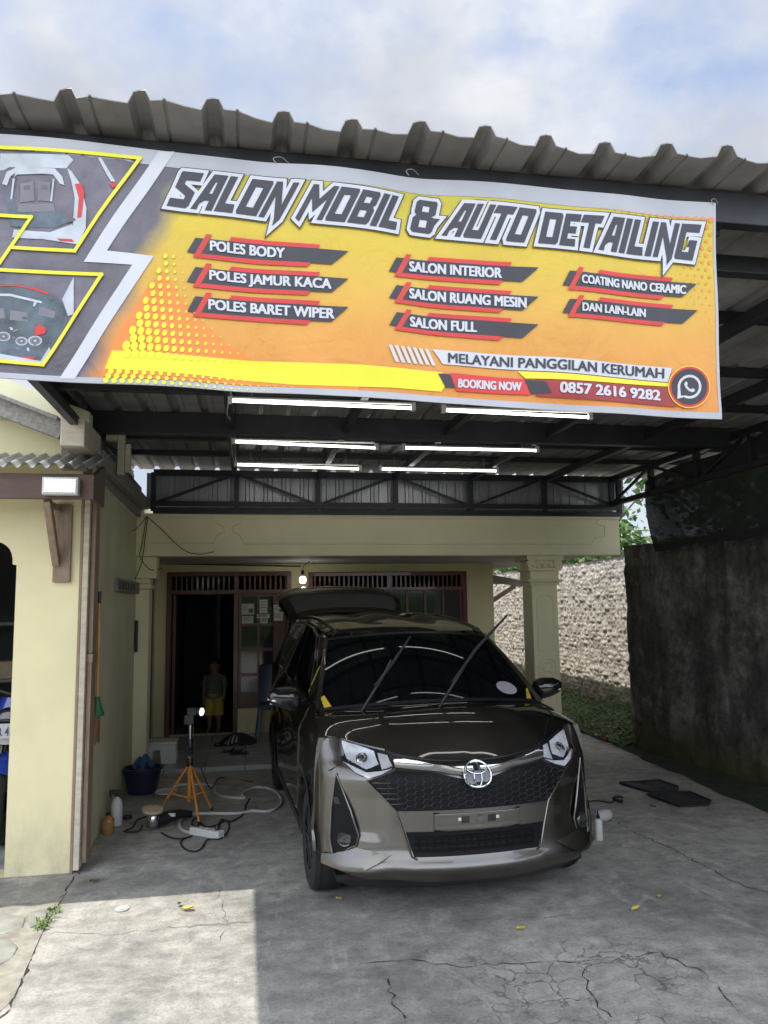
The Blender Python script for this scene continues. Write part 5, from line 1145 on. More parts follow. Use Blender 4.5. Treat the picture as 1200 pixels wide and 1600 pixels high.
# raised wipers
for pts in (((-.49,-.03,1.005),(-.375,-.13,1.22),(-.33,-.15,1.315)), ((-.03,-.10,1.0),(.155,-.19,1.315),(.20,-.21,1.38))):
    b = MB(); b.tube(pts, [.012,.008,.006], 6); wp = cpart(b, 'wiper_arm', 'black_plastic')
    b = MB(); e = Vector(pts[2]); d = (Vector(pts[2])-Vector(pts[0])).normalized()
    if pts[0][0] < -.3: b.tube([Vector((-.425,-.105,1.16)), e+Vector((.0,.0,-.03)), Vector((-.20,-.13,1.455))], [.007,.010,.006], 6)
    else: b.tube([Vector((.055,-.15,1.17)), e, Vector((.395,-.235,1.575))], [.007,.011,.006], 6)
    b.build('wiper_blade', 'black_rubber', wp, smooth=True, world=False)
# masking tape strips and round sticker that came with the car being polished
for pts in (((.015,.03),(.045,.035),(.012,.17),(-.004,.15)), ((.995,.17),(.978,.15),(.945,.03),(.972,.03))):
    b = MB(); b.patch([p for p in pts], lambda u, v: wsp(u, v, .006), .02); cpart(b, 'masking_tape', 'yellow_tape')
b = MB(); b.patch([(.60,1.06),(.625,1.07),(.50,1.25),(.48,1.24)], gs(-1, .007), .03); cpart(b, 'masking_tape', 'yellow_tape')
M('sticker_print', (.42,.38,.44), .6, var=.25, scale=30)
b = MB(); b.patch([(.868+.054*math.cos(k*PI/12), .155+.078*math.sin(k*PI/12)) for k in range(24)], lambda u, v: wsp(u, v, .005), .02); cpart(b, 'round_sticker', 'sticker_print')

# ------------------------------------------------------------------ small things
V3 = Vector
# hanging bulb
p = PY(473, 905, 9.6); t = thing('light_bulb', 'lit bulb hanging from the porch ceiling above the car tailgate', 'light bulb', p)
m = MB(); m.lathe([(.001,-.055),(.03,-.045),(.040,-.015),(.036,.012),(.024,.03)], p, (0,0,1), 16); m.build('globe', 'bulb_on', t, smooth=True)
m = MB(); m.lathe([(.024,.03),(.022,.06),(.001,.06)], p, (0,0,1), 12); m.build('bulb_neck', 'white_plastic', t, smooth=True)
m = MB(); m.lathe([(.001,.06),(.022,.061),(.018,.11),(.001,.115)], p, (0,0,1), 12); m.tube(spline([p+V3((0,0,.11)), p+V3((.01,0,.16)), p+V3((.05,.02,.19)), p+V3((.09,.03,2.205-p.z))], 5), .004, 5); m.build('socket', 'black_plastic', t, smooth=True)
# floodlight on the awning board
p = PY(97, 761, 4.97); t = thing('floodlight', 'lit rectangular floodlight fixed to the brown awning board', 'floodlight', p)
w2 = (PY(125,761,4.97).x-PY(69,761,4.97).x)/2; h2 = (PY(97,748,4.97).z-PY(97,775,4.97).z)/2
m = MB(); m.box((p.x-w2, 4.915, p.z-h2), (p.x+w2, 4.978, p.z+h2)); m.build('housing', 'white_plastic', t, bevel=.006)
m = MB(); m.box((p.x-w2+.012, 4.911, p.z-h2+.011), (p.x+w2-.012, 4.914, p.z+h2-.011)); m.build('reflector', 'led_dim', t)
m = MB()
for i in range(10):
    for j in range(5): x = p.x-w2+.022+i*(2*w2-.044)/9; z = p.z-h2+.02+j*(2*h2-.04)/4; m.box((x-.007, 4.9075, z-.006), (x+.007, 4.9105, z+.006))
m.build('led_panel', 'led_on', t)
# work light on orange tripod
def footpt(px, py): return GZ(px, py, .012)
f1, f2, f3, fc = footpt(247,1270), footpt(331,1264), footpt(311,1287), footpt(295,1271)
axis = V3((fc.x, fc.y+.02, 0)); t = thing('tripod_work_light', 'orange tripod stand carrying a small lit work lamp', 'work light', axis)
zt_ = PY(297, 1170, axis.y).z; hub = axis+V3((0,0,PY(297, 1192, axis.y).z)); topz = PY(297, 1130, axis.y).z
m = MB(); m.tube([axis+V3((0,0,.10)), axis+V3((0,0,zt_))], .017, 10); m.build('pole', 'orange_metal', t, smooth=True)
m = MB(); m.tube([axis+V3((0,0,zt_)), axis+V3((0,0,topz))], .013, 10); m.build('inner_pole', 'silver_metal', t, smooth=True)
m = MB(); m.lathe([(.022,-.03),(.026,-.02),(.026,.03),(.020,.04)], hub, n=12); m.lathe([(.02,-.05),(.024,-.03),(.024,.06),(.018,.08)], axis+V3((0,0,zt_)), n=12); m.tube([axis+V3((0,-.02,zt_)), axis+V3((.03,-.05,zt_+.02))], .006, 6); m.build('clamp', 'black_plastic', t, smooth=True)
for f in (f1, f2, f3):
    m = MB(); m.tube([hub+(f-hub)*.02, f], .0095, 8); m.build('leg', 'orange_metal', t, smooth=True)
    m = MB(); m.tube([axis+V3((0,0,.13)), hub.lerp(f, .62)], .006, 6); m.build('brace', 'orange_metal', t, smooth=True)
    m = MB(); m.tube([f+V3((0,0,.015)), f-V3((0,0,.010))], .012, 8); m.build('foot', 'black_rubber', t)
hd = axis+V3((0,0,topz))
m = MB(); m.box(hd+V3((-.05,-.035,-.01)), hd+V3((.03,.035,.07))); m.box(hd+V3((-.03,-.03,.06)), hd+V3((.05,.03,.125))); m.build('lamp_body', 'black_plastic', t, bevel=.008)
m = MB(); m.lathe([(.022,0),(.036,.03),(.036,.045),(.001,.045)], hd+V3((.05,0,.092)), (1,-.55,-.05), 16); m.build('lamp_head', 'silver_metal', t, smooth=True)
m = MB(); m.lathe([(.001,.046),(.032,.046),(.028,.052),(.001,.054)], hd+V3((.05,0,.092)), (1,-.55,-.05), 16); m.build('lamp_lens', 'led_on', t, smooth=True)
m = MB(); m.tube(spline([axis+V3((.02,-.02,zt_+.03)), axis+V3((-.03,-.03,zt_-.02)), axis+V3((.03,-.03,zt_-.06)), axis+V3((-.02,-.03,zt_-.02)), hd], 6), .005, 6)
m.tube(spline([hd+V3((.02,0,0)), axis+V3((.05,0,zt_-.02)), axis+V3((.16,.03,zt_-.32)), GZ(345,1215,.01), GZ(395,1222,.006)], 8), .005, 6); m.build('lamp_cord', 'black_cable', t, smooth=True)
# polisher
pc = GZ(240,1296); t = thing('car_polisher', 'car polisher lying on the floor with its tan foam pad upwards', 'polisher', pc)
m = MB(); m.lathe([(.001,.135),(.072,.135),(.078,.145),(.076,.158),(.001,.160)], pc+V3((-.02,0,0)), (.08,-.12,1), 28); m.build('foam_pad', 'foam_pad', t, smooth=True)
m = MB(); m.lathe([(.001,.02),(.045,.03),(.052,.07),(.04,.11),(.02,.135),(.001,.135)], pc+V3((-.01,0,0)), (.06,-.08,1), 20); m.build('gear_head', 'silver_metal', t, smooth=True)
m = MB(); e1 = GZ(298,1272,.05); m.tube([pc+V3((.02,.0,.05)), pc.lerp(e1, .35)+V3((0,0,.05)), pc.lerp(e1, .7)+V3((0,0,.035)), e1+V3((0,0,.0))], [.042,.045,.036,.028], 14); m.tube([pc+V3((0,.03,.06)), pc+V3((-.02,.13,.09))], .018, 10); m.build('motor_body', 'black_plastic', t, smooth=True)
m = MB(); a = pc.lerp(e1, .42)+V3((-.005,-.040,.055)); m.box(a, a+V3((.05,-.004,.025))); m.build('maker_plate', 'white_plastic', t)
# power strip
a, b_ = GZ(300,1303), GZ(346,1311); t = thing('power_strip', 'white power strip on the floor with two plugs', 'power strip', (a+b_)/2)
d = (b_-a).normalized(); m = MB(); m.bar(a+V3((0,0,.028)), b_+V3((0,0,.028)), .065, .052); m.build('case', 'white_plastic', t, bevel=.006)
m = MB()
for k in (.15,.38,.62,.85):
    c = a.lerp(b_, k); m.lathe([(.001,.0545),(.018,.0545),(.018,.056),(.014,.0565),(.001,.055)], c, n=14)
m.build('socket', 'print_pale', t)
for k in (.15, .85):
    c = a.lerp(b_, k); m = MB(); m.lathe([(.001,.057),(.016,.057),(.014,.085),(.006,.095),(.001,.095)], c, n=12); m.build('plug', 'black_plastic', t, smooth=True)
# cables on the floor
def cable(name, pts, r, mat, label, cat='cable', group=None, z=None):
    P = [GZ(x, y, r+.001) for x, y in pts]; m = MB(); m.tube(spline(P, 8), r, 7); return tag(m.build(name, mat, smooth=True), label, cat, group)
cable('hose', [(268,1232),(282,1226),(330,1227),(338,1240),(360,1246),(382,1247),(378,1242),(381,1238),(388,1234),(405,1230),(425,1234),(437,1244),(439,1255),(430,1264),(415,1268),(395,1267),(370,1271),(330,1271),(300,1272),(284,1279),(280,1288),(285,1297),(297,1301)], .011, 'white_cable', 'thick white cable looping across the floor behind the power strip')
BG = 'thin black cords tangled around the power strip'
cable('cord', [(340,1300),(345,1285),(356,1283),(357,1296),(345,1310),(324,1312),(316,1324),(306,1330),(292,1328),(283,1320),(285,1312),(300,1306),(286,1310),(268,1309),(252,1301)], .006, 'black_cable', 'black cord looping in front of the power strip', group=BG)
cable('cord', [(390,1248),(384,1258),(380,1272),(362,1283),(345,1281),(342,1296)], .006, 'black_cable', 'black cord running from the white loop to the right end of the power strip', group=BG)
cable('cord', [(312,1298),(300,1287),(306,1278),(320,1291),(338,1289),(352,1281)], .006, 'black_cable', 'short black cord curled behind the power strip', group=BG)
cable('cord', [(238,1258),(246,1268),(228,1276),(213,1282),(208,1292),(194,1299),(216,1299),(222,1290)], .006, 'black_cable', 'black cord trailing left of the polisher', group=BG)
# bucket with cloth
c = GZ(222, 1238); t = thing('bucket', 'dark navy plastic tub by the left wall with a blue cloth', 'bucket', c)
m = MB(); m.lathe([(.001,.0),(.125,.0),(.165,.20),(.185,.21),(.185,.222),(.158,.222),(.150,.20),(.115,.012),(.001,.012)], c, n=32); m.build('tub', 'navy_plastic', t, smooth=True)
cl_ = MB(); cl_.grid(lambda u, v: c+V3((-.10+.20*u, .02-.10*(v-.5)+.08, .215+.09*math.sin(PI*u)*math.sin(PI*v)+.02*math.sin(u*17+v*9))), 18, 14)
tag(cl_.build('wash_cloth', 'blue_cloth', smooth=True), 'crumpled blue cloth heaped over the rim of the navy tub', 'cloth')
lid = MB(); lc = GZ(260, 1239); lid.lathe([(.001,.010),(.07,.010),(.095,.012),(.10,.018),(.10,.006),(.001,.004)], lc, n=28); tag(lid.build('floor_dish', 'white_plastic', smooth=True), 'shallow round pale dish on the floor beside the navy tub', 'dish')
# step stool
a = GZ(230,1199); b_ = GZ(272,1204); t = thing('step_stool', 'small white plastic step stool on the porch edge by the left wall', 'stool', (a+b_)/2)
x0, x1 = a.x, b_.x+.01; y0 = (a.y+b_.y)/2; y1 = y0+.24; hz = .27
m = MB(); m.box((x0-.005, y0-.005, hz-.03), (x1+.005, y1+.005, hz)); m.build('seat', 'white_plastic', t, bevel=.01)
for yy in (y0, y1):
    m = MB(); q0 = yy; 
    m.patch([[(x0,.0),(x1,.0),(x1-.012,hz-.031),(x0+.012,hz-.031)], [(x0+.05,.05),(x0+.15,.05),(x0+.14,.19),(x0+.06,.19)]], lambda x, z: (x, q0, z), .1, back=lambda x, z: (x, q0+.012*(1 if q0 == y0 else -1), z)); m.build('side_panel', 'white_plastic', t)
for xx in (x0, x1):
    m = MB(); s_ = 1 if xx == x0 else -1
    m.patch([[(y0+.013,.0),(y1-.013,.0),(y1-.02,hz-.031),(y0+.02,hz-.031)], [(y0+.07,.05),(y1-.07,.05),(y1-.08,.19),(y0+.08,.19)]], lambda y, z: (xx+s_*.012*(z/hz), y, z), .1, back=lambda y, z: (xx+s_*(.012*(z/hz)+.012), y, z)); m.build('end_panel', 'white_plastic', t)
# bottles by the wall
def spray(px, py, mat, h, lab, trig=True):
    c = GZ(px, py); t = thing('spray_bottle', lab, 'spray bottle', c, group='bottles by the left wall')
    m = MB(); m.lathe([(.001,0),(.038,0),(.042,.01),(.042,h*.62),(.034,h*.78),(.014,h*.88),(.014,h*.92),(.001,h*.92)], c, n=20); m.build('bottle_body', mat, t, smooth=True)
    m = MB(); m.lathe([(.018,h*.90),(.018,h),(.001,h)], c, n=14)
    if trig: m.bar(c+V3((.03,0,h*1.03)), c+V3((-.06,-.01,h*1.06)), .026, .032); m.tube(spline([c+V3((-.03,0,h*1.02)), c+V3((-.05,0,h*.95)), c+V3((-.045,0,h*.86))], 4), .007, 6)
    m.build('spray_head' if trig else 'cap', 'black_plastic', t, smooth=True, auto=30)
spray(182, 1289, 'white_plastic', .235, 'pale spray bottle with black trigger standing by the left wall')
spray(169, 1303, 'amber_bottle', .15, 'short amber bottle standing in front of the spray bottle', False)
c = GZ(199, 1279); m = MB(); m.lathe([(.001,.0),(.035,.0),(.038,.01),(.034,.022),(.001,.022)], c, n=18); tag(m.build('bottle_cap', 'black_plastic', smooth=True), 'black round cap on the floor right of the spray bottle', 'cap')
# broom hanging on the left wall
bt = PX(151, 938, lwx(5.75)+.03); bb2 = PX(149, 1156, lwx(5.8)+.03); t = thing('broom', 'bamboo handled broom hanging head down on the left wall', 'broom', bb2)
bh = bb2+V3((0,0,.28)); X = lwx(5.75)+.048
m = MB(); m.tube([(X, bt.y, bt.z), (X, bt.y+.02, (bt.z+bh.z)/2), (X, bt.y+.03, bh.z-.03)], .011, 8); m.build('handle', 'bamboo', t, smooth=True)
m = MB(); m.lathe([(.001,.06),(.013,.06),(.013,-.02),(.001,-.02)], (X, bt.y, bt.z), n=8); m.build('hanging_loop', 'black_plastic', t)
m = MB(); m.lathe([(.016,.12),(.024,.08),(.05,0),(.045,-.01),(.001,-.01)], (X, bt.y+.03, bh.z-.10), n=12); m.build('collar', 'green_plastic', t, smooth=True)
m = MB(); m.grid(lambda u, v: V3((X+.02*math.sin(u*2*PI), bt.y+.03+(.045+.035*v)*math.cos(u*2*PI), lerp(bh.z-.10, bb2.z, v)+.012*math.sin(u*40)*v)), 40, 6); m.build('bristles', 'broom_bristle', t, smooth=True)
# dark strip on the wall, hanging wires at the beam corner
m = MB(); p = PX(212, 970, lwx(7.8)); m.box((lwx(7.8)-.005, p.y, 1.22), (lwx(7.8)+.02, p.y+.05, 1.53)); tag(m.build('wall_strip', 'black_plastic', bevel=.003), 'short black upright strip on the left wall before the porch', 'strip')
def wirepx(pts, lab, r=.004):
    m = MB(); m.tube(spline([PY(x, y, Y) if Y > 0 else PX(x, y, lwx(7)+.02) for x, y, Y in pts], 8), r, 5); tag(m.build('wire', 'black_cable', smooth=True), lab, 'wire', 'thin wires at the porch beam corner')
wirepx([(155,775,5.6),(165,805,6.2),(185,830,7.0),(210,828,7.8),(229,807,8.03)], 'thin black wire sagging from the awning to the porch beam')
wirepx([(229,807,8.03),(250,825,8.02),(285,858,8.02),(310,866,8.02),(335,862,8.02)], 'thin black wire drooping across the porch beam')
wirepx([(229,807,8.03),(222,850,8.02),(219,870,8.02),(235,890,8.03),(254,888,8.3)], 'thin black wire hanging down past the pilaster capital')
wirepx([(231,807,8.02),(227,840,8.02),(221,880,8.02),(207,913,8.0)], 'thin black wire hanging straight down to the vent block')
m = MB(); m.tube([PY(257, 881, 10.17), PY(470, 885, 10.17)], .008, 6); tag(m.build('conduit', 'black_cable'), 'black conduit running along the wall top above the front door', 'conduit')
# rubber floor mats
MG = 'black car floor mats drying on the drive'
def matt(pts, lab):
    c = sum((GZ(*p) for p in pts), V3())/len(pts); t = thing('floor_mat', lab, 'floor mat', c, group=MG); P = [GZ(*p) for p in pts]
    m = MB(); m.patch([(p.x, p.y) for p in P], lambda x, y: (x, y, .014+.004*math.sin(x*25+y*9)), .04, back=lambda x, y: (x, y, .003)); m.build('mat_sheet', 'mat_black', t, smooth=True)
    m = MB(); m.tube([p+V3((0,0,.018)) for p in P], .008, 6, closed=True); 
    cc = c+V3((0,0,.012)); ins2 = [cc+(p-cc)*.72+V3((0,0,.008)) for p in P]; m.tube(ins2, .005, 5, closed=True); m.build('raised_rim', 'black_rubber', t, smooth=True)
    m = MB()
    for k in range(1, 6): u = k/6; a = ins2[0].lerp(ins2[1], u); b_ = ins2[-1].lerp(ins2[len(ins2)//2], u); m.tube([a, b_], .004, 4)
    m.build('ribs', 'black_rubber', t)
matt(((968,1226),(1030,1222),(1060,1232),(1058,1239),(1020,1241),(1004,1237)), 'black ribbed car mat lying farther from the camera')
matt(((1012,1244),(1078,1240),(1111,1254),(1108,1260),(1062,1262),(1046,1257)), 'black ribbed car mat lying nearer the camera')
# plug with cord, bottle and cloth to the right of the car
pp = GZ(968, 1254); t = thing('power_plug', 'black plug on a cord lying right of the car', 'plug', pp)
m = MB(); m.lathe([(.001,-.03),(.022,-.03),(.028,0),(.02,.04),(.008,.055),(.001,.055)], pp+V3((0,0,.029)), (-.9,.35,.1), 14); m.build('plug_body', 'black_plastic', t, smooth=True)
m = MB(); m.tube(spline([pp+V3((-.04,.01,.03)), GZ(955,1254,.008), GZ(935,1251,.008), GZ(915,1253,.008), GZ(880,1262,.008)], 6), .006, 6); m.build('cord', 'black_cable', t, smooth=True)
c = GZ(936, 1312); t = thing('polish_bottle', 'white polish bottle with black nozzle beside the right front wheel', 'bottle', c)
m = MB(); m.lathe([(.001,0),(.026,0),(.028,.006),(.028,.125),(.022,.14),(.010,.145),(.001,.145)], c, n=18); m.build('bottle_body', 'white_plastic', t, smooth=True)
m = MB(); m.lathe([(.013,.145),(.013,.160),(.007,.164),(.003,.195),(.001,.195)], c, n=12); m.build('nozzle', 'black_plastic', t, smooth=True)
c = GZ(943, 1284); m = MB(); m.lathe([(.001,-.07),(.035,-.06),(.045,0),(.035,.06),(.001,.07)], c+V3((0,0,.045)), (1,.3,0), 16); tag(m.build('rolled_cloth', 'white_cable', smooth=True), 'rolled pale cloth behind the white polish bottle', 'cloth')
# leaves and litter
LG_ = 'fallen leaves on the drive'
def fleaf(px, py, mat, lab, s=.035):
    s *= .72
    c = GZ(px, py, .006); a = rnd(0, 6.28); d = V3((math.cos(a), math.sin(a), 0)); n = V3((-d.y, d.x, 0)); m = MB()
    m.grid(lambda u, v: c+d*s*(u*2-1)+n*s*.62*(v*2-1)*math.sin(PI*(u*.92+.04))+V3((0,0,.010*abs(v*2-1)+.012*u*u)), 6, 4); tag(m.build('fallen_leaf', mat, smooth=True), lab, 'leaf', LG_)
fleaf(293,1421,'leaf_yellow','largest yellow leaf on the sunlit concrete', .05); fleaf(280,1414,'leaf_brown','brown leaf beside the yellow one on the sunlit concrete', .03); fleaf(147,1378,'leaf_brown','curled brown leaf in front of the left pillar', .045)
fleaf(529,1406,'leaf_yellow','yellow leaf near the left front tyre', .025); fleaf(1030,1403,'leaf_yellow','yellow leaf farthest right on the drive', .035); fleaf(993,1422,'leaf_yellow','yellow leaf right of the car front', .035); fleaf(814,1453,'leaf_yellow','yellow leaf in front of the car bumper near the cracks', .035)
fleaf(1020,1261,'leaf_brown','dry leaf in front of the nearer floor mat', .04); fleaf(400,1266,'leaf_brown','dry leaf inside the white cable loop', .03)
c = GZ(190, 1421, .001); m = MB(); m.lathe([(.001,.004),(.036,.005),(.038,.007),(.038,.002),(.001,.001)], c, n=24); m.lathe([(.001,.0085),(.02,.0085),(.02,.0065),(.001,.006)], c, n=20); tag(m.build('plastic_disc', 'white_plastic', smooth=True), 'small round white disc on the sunlit concrete', 'disc')
for k, (px, py, mt, nm, lb) in enumerate(((938,1150,'white_plastic','litter_wrapper','white scrap of litter at the foot of the mossy bank'), (952,1156,'red_lens','litter_wrapper','red scrap of litter at the foot of the mossy bank'), (966,1163,'blue_plastic','litter_wrapper','blue scrap of litter by the dark wall corner'))):
    c = GZ(px, py, .02); m = MB(); m.grid(lambda u, v: c+V3(((u-.5)*.12, (v-.5)*.09, .025*math.sin(u*9+k)*math.cos(v*7)+.01)), 8, 6); tag(m.build(nm, mt, smooth=True), lb, 'litter', 'litter at the bank')
# black bag and sandals on the porch
c = PX(0,0,1) if False else GZ(372, 1163, .05); t = thing('cloth_bag', 'slumped black bag with pale stripes on the porch floor', 'bag', c)
def blob(u, v, c=c): th = u*2*PI; ph = v*PI/2; r = math.cos(ph); return c+V3((.21*r*math.cos(th)*(1+.08*math.sin(th*5)), .12*r*math.sin(th), .10*math.sin(ph)*(1+.25*math.sin(th*3+1))+.012*math.sin(th*7+v*6)))
m = MB(); m.grid(blob, 40, 12); m.build('bag_body', 'bag_black', t, smooth=True)
m = MB()
for k in range(4): m.grid(lambda u, v: blob(.62+.035*k+.012*v, .15+.6*u)+V3((0,-.006,.004)), 8, 1)
m.build('pale_stripe', 'print_pale', t, smooth=True)
m = MB(); m.tube(spline([c+V3((-.19,-.03,.04)), c+V3((-.27,-.08,.02)), c+V3((-.24,-.12,.012)), c+V3((-.14,-.11,.02))], 6), .010, 6); m.build('strap', 'bag_black', t, smooth=True)
for k, (px, py) in enumerate(((362,1175),(374,1178))):
    c = GZ(px, py, .05); m = MB(); m.grid(lambda u, v: c+V3((.10*(u-.5)*2, (.032+.008*math.sin(u*PI))*(v-.5)*2, .018)), 10, 4); m.grid(lambda u, v: c+V3((.10*(u-.5)*2, (.032+.008*math.sin(u*PI))*(v-.5)*2, .002)), 10, 4); m.tube(spline([c+V3((.0,-.035,.015)), c+V3((.03,0,.05)), c+V3((.0,.035,.015))], 5), .008, 6)
    tag(m.build('sandal', 'black_rubber', smooth=True), ('black sandal on the left in front of the black bag', 'black sandal on the right in front of the black bag')[k], 'sandal', 'pair of sandals')
# plastic chair by the door
cx, cy = .36, 9.78; t = thing('plastic_chair', 'dark blue plastic chair half hidden behind the car by the front door', 'chair', (cx, cy, .05))
m = MB(); m.grid(lambda u, v: V3((cx-.2+.4*u, cy-.2+.4*v, .46+.02*((u*2-1)**2))), 10, 8); m.grid(lambda u, v: V3((cx-.2+.4*u, cy-.2+.4*v, .435)), 10, 8); m.grid(lambda u, v: V3((cx-.2+.4*u, cy-.2, lerp(.41,.47,v))), 10, 2); m.build('seat', 'blue_plastic', t, smooth=True)
m = MB(); m.grid(lambda u, v: V3((cx-.2+.4*u, cy+.18+.10*v-.03*math.sin(u*PI), .46+.42*v+.04*math.sin(u*PI)*v)), 12, 8); m.grid(lambda u, v: V3((cx-.2+.4*u, cy+.20+.10*v-.03*math.sin(u*PI), .46+.42*v+.04*math.sin(u*PI)*v)), 12, 8); m.build('backrest', 'blue_plastic', t, smooth=True)
for sx in (-1, 1):
    for sy in (-1, 1): m = MB(); m.bar((cx+sx*.18, cy+sy*.17, .44), (cx+sx*.22, cy+sy*.21, .051), .05, .03); m.build('leg', 'blue_plastic', t, bevel=.005)
# notices on the glazed leaf
NG = 'paper notices stuck on the front door glass'
for k, (u0, v0, u1, v1, lb) in enumerate(((638,418,735,500,'wide notice with a dark corner, upper left of the door papers'), (640,512,730,570,'small torn slip below the wide notice'), (778,385,840,490,'tall paper notice at the top centre of the door'), (757,497,856,530,'narrow strip notice below the tall one'), (782,533,840,570,'small square slip under the narrow strip'), (888,425,975,492,'notice with a dark block, top right of the door papers'), (890,495,960,550,'plain square sheet, lowest on the right of the door'))):
    a = PY(250+u0*.2, 860+v0*.2, HY+.006); b_ = PY(250+u1*.2, 860+v1*.2, HY+.006); t = thing('paper_notice', lb, 'notice', (a.x, HY+.006, b_.z), group=NG)
    m = MB(); m.box((a.x, HY+.004, b_.z), (b_.x, HY+.007, a.z)); m.build('sheet', 'paper', t); m = MB(); h = a.z-b_.z
    if k in (0, 5): m.box((b_.x-.07, HY+.002, b_.z+h*.15), (b_.x-.01, HY+.0035, b_.z+h*.55))
    for j in range(3): m.box((a.x+.012, HY+.002, a.z-h*(.2+.2*j)), (a.x+(b_.x-a.x)*(.5 if k in (0,5) else .8), HY+.0035, a.z-h*(.2+.2*j)+.006))
    m.build('printed_lines', 'ink', t)

# ------------------------------------------------------------------ child in the doorway (seen from behind the lamp, in the dark)
def skinned(name, nodes, edges, mat, parent, sub=2, root=0):
    me = bpy.data.meshes.new(name); me.from_pydata([n[0] for n in nodes], edges, []); me.update(); o = bpy.data.objects.new(name, me); S.collection.objects.link(o)
    me.materials.append(MATS[mat]); o.modifiers.new('skin', 'SKIN'); sv = me.skin_vertices[0].data
    for i, n in enumerate(nodes): r = n[1]; sv[i].radius = r if isinstance(r, tuple) else (r, r); sv[i].use_root = (i == root)
    s = o.modifiers.new('sub', 'SUBSURF'); s.levels = sub; s.render_levels = sub; o.parent = parent
    bpy.context.view_layer.update(); dg = bpy.context.evaluated_depsgraph_get(); m2 = bpy.data.meshes.new_from_object(o.evaluated_get(dg)); o.modifiers.clear(); o.data = m2
    for p in m2.polygons: p.use_smooth = True
    return o
kid = thing('person', 'small child in a grey shirt and yellow shorts standing in the dark doorway', 'person', (-.40, 10.42, .055), R(-14))
nodes = [((0,0,.46),(.075,.058))]; edges = []
def n_(p, r, par): nodes.append((p, r)); edges.append((par, len(nodes)-1)); return len(nodes)-1
sp = n_((0,.005,.56),(.080,.058),0); ch = n_((0,.005,.66),(.088,.060),sp); nk = n_((0,0,.735),(.036,.036),ch); hd0 = n_((0,-.005,.785),(.058,.062),nk); hd1 = n_((0,-.008,.845),(.075,.085),hd0); hd2 = n_((0,0,.90),(.060,.066),hd1)
for s in (-1, 1):
    sh = n_((s*.105,0,.70),(.034,.034),ch); el = n_((s*.135,.01,.565),(.026,.026),sh); wr_ = n_((s*.135,-.03,.455),(.018,.018),el); pm = n_((s*.132,-.045,.415),(.010,.021),wr_)
    for k, (dy, ln) in enumerate(((-.020,.040),(-.008,.046),(.004,.044),(.015,.036))):
        a = n_((s*.131,-.045+dy,.388),(.0055,.0055),pm); n_((s*.127,-.050+dy,.388-ln*.55),(.005,.005),a); n_((s*.120,-.052+dy,.388-ln),(.004,.004),len(nodes)-1)
    a = n_((s*.125,-.072,.412),(.006,.006),pm); n_((s*.120,-.080,.392),(.0055,.0055),a)
    hp = n_((s*.052,0,.41),(.058,.060),0); kn = n_((s*.058,-.008,.225),(.040,.042),hp); an = n_((s*.060,.010,.06),(.024,.026),kn); ft = n_((s*.062,-.02,.022),(.026,.020),an); n_((s*.066,-.075,.016),(.026,.014),ft)
skinned('body', nodes, edges, 'skin', kid)
m = MB()
def hairf(u, v): th = u*2*PI; ph = lerp(-.15, PI/2, v); return V3((.080*math.cos(ph)*math.cos(th), .004+.088*math.cos(ph)*math.sin(th)+(.012 if math.sin(th) > 0 else 0), .862+.072*math.sin(ph)-(.05*max(0, math.sin(th))*(1-v))+(.02*max(0, -math.sin(th))*(1-v))))
m.grid(hairf, 28, 10); m.build('hair', 'hair', kid, smooth=True, world=False)
m = MB()
for s in (-1, 1): m.lathe([(.001,-.006),(.009,-.004),(.009,.004),(.001,.006)], (s*.028,-.086,.848), (0,-1,0), 10)
m.build('eye', 'ink', kid, smooth=True, world=False)
m = MB(); m.tube([(0,-.085,.85),(0,-.098,.828),(0,-.092,.822)], [.006,.010,.006], 8); m.tube([(-.02,-.083,.80),(0,-.090,.797),(.02,-.083,.80)], [.003,.005,.003], 6)
for s in (-1, 1): m.lathe([(.001,-.008),(.018,-.005),(.018,.005),(.001,.008)], (s*.076,.005,.838), (s,0,0), 10)
m.build('face_features', 'skin', kid, smooth=True, world=False)
m = MB()
def sh_(u, v): th = u*2*PI; z = lerp(.42, .735, v); w_ = sinterp(z, [.42,.56,.66,.71,.735], [.112,.104,.112,.098,.045]); d_ = sinterp(z, [.42,.56,.66,.71,.735], [.088,.080,.080,.066,.042]); return V3((w_*math.cos(th), d_*math.sin(th), z+.006*math.sin(th*5)*(1-v)))
m.grid(sh_, 32, 14)
for s in (-1, 1): m.tube([(s*.085,0,.705),(s*.115,.003,.66),(s*.134,.008,.585)], [.046,.044,.042], 14)
m.build('shirt', 'shirt_grey', kid, smooth=True, world=False)
m = MB()
for s in (-1, 1): m.tube([(s*.045,0,.46),(s*.056,0,.40),(s*.062,-.004,.27),(s*.063,-.004,.215)], [.062,.068,.064,.066], 18)
m.tube([(0,0,.485),(0,0,.40)], [.095,.075], 20); m.build('shorts', 'shorts_yellow', kid, smooth=True, world=False)

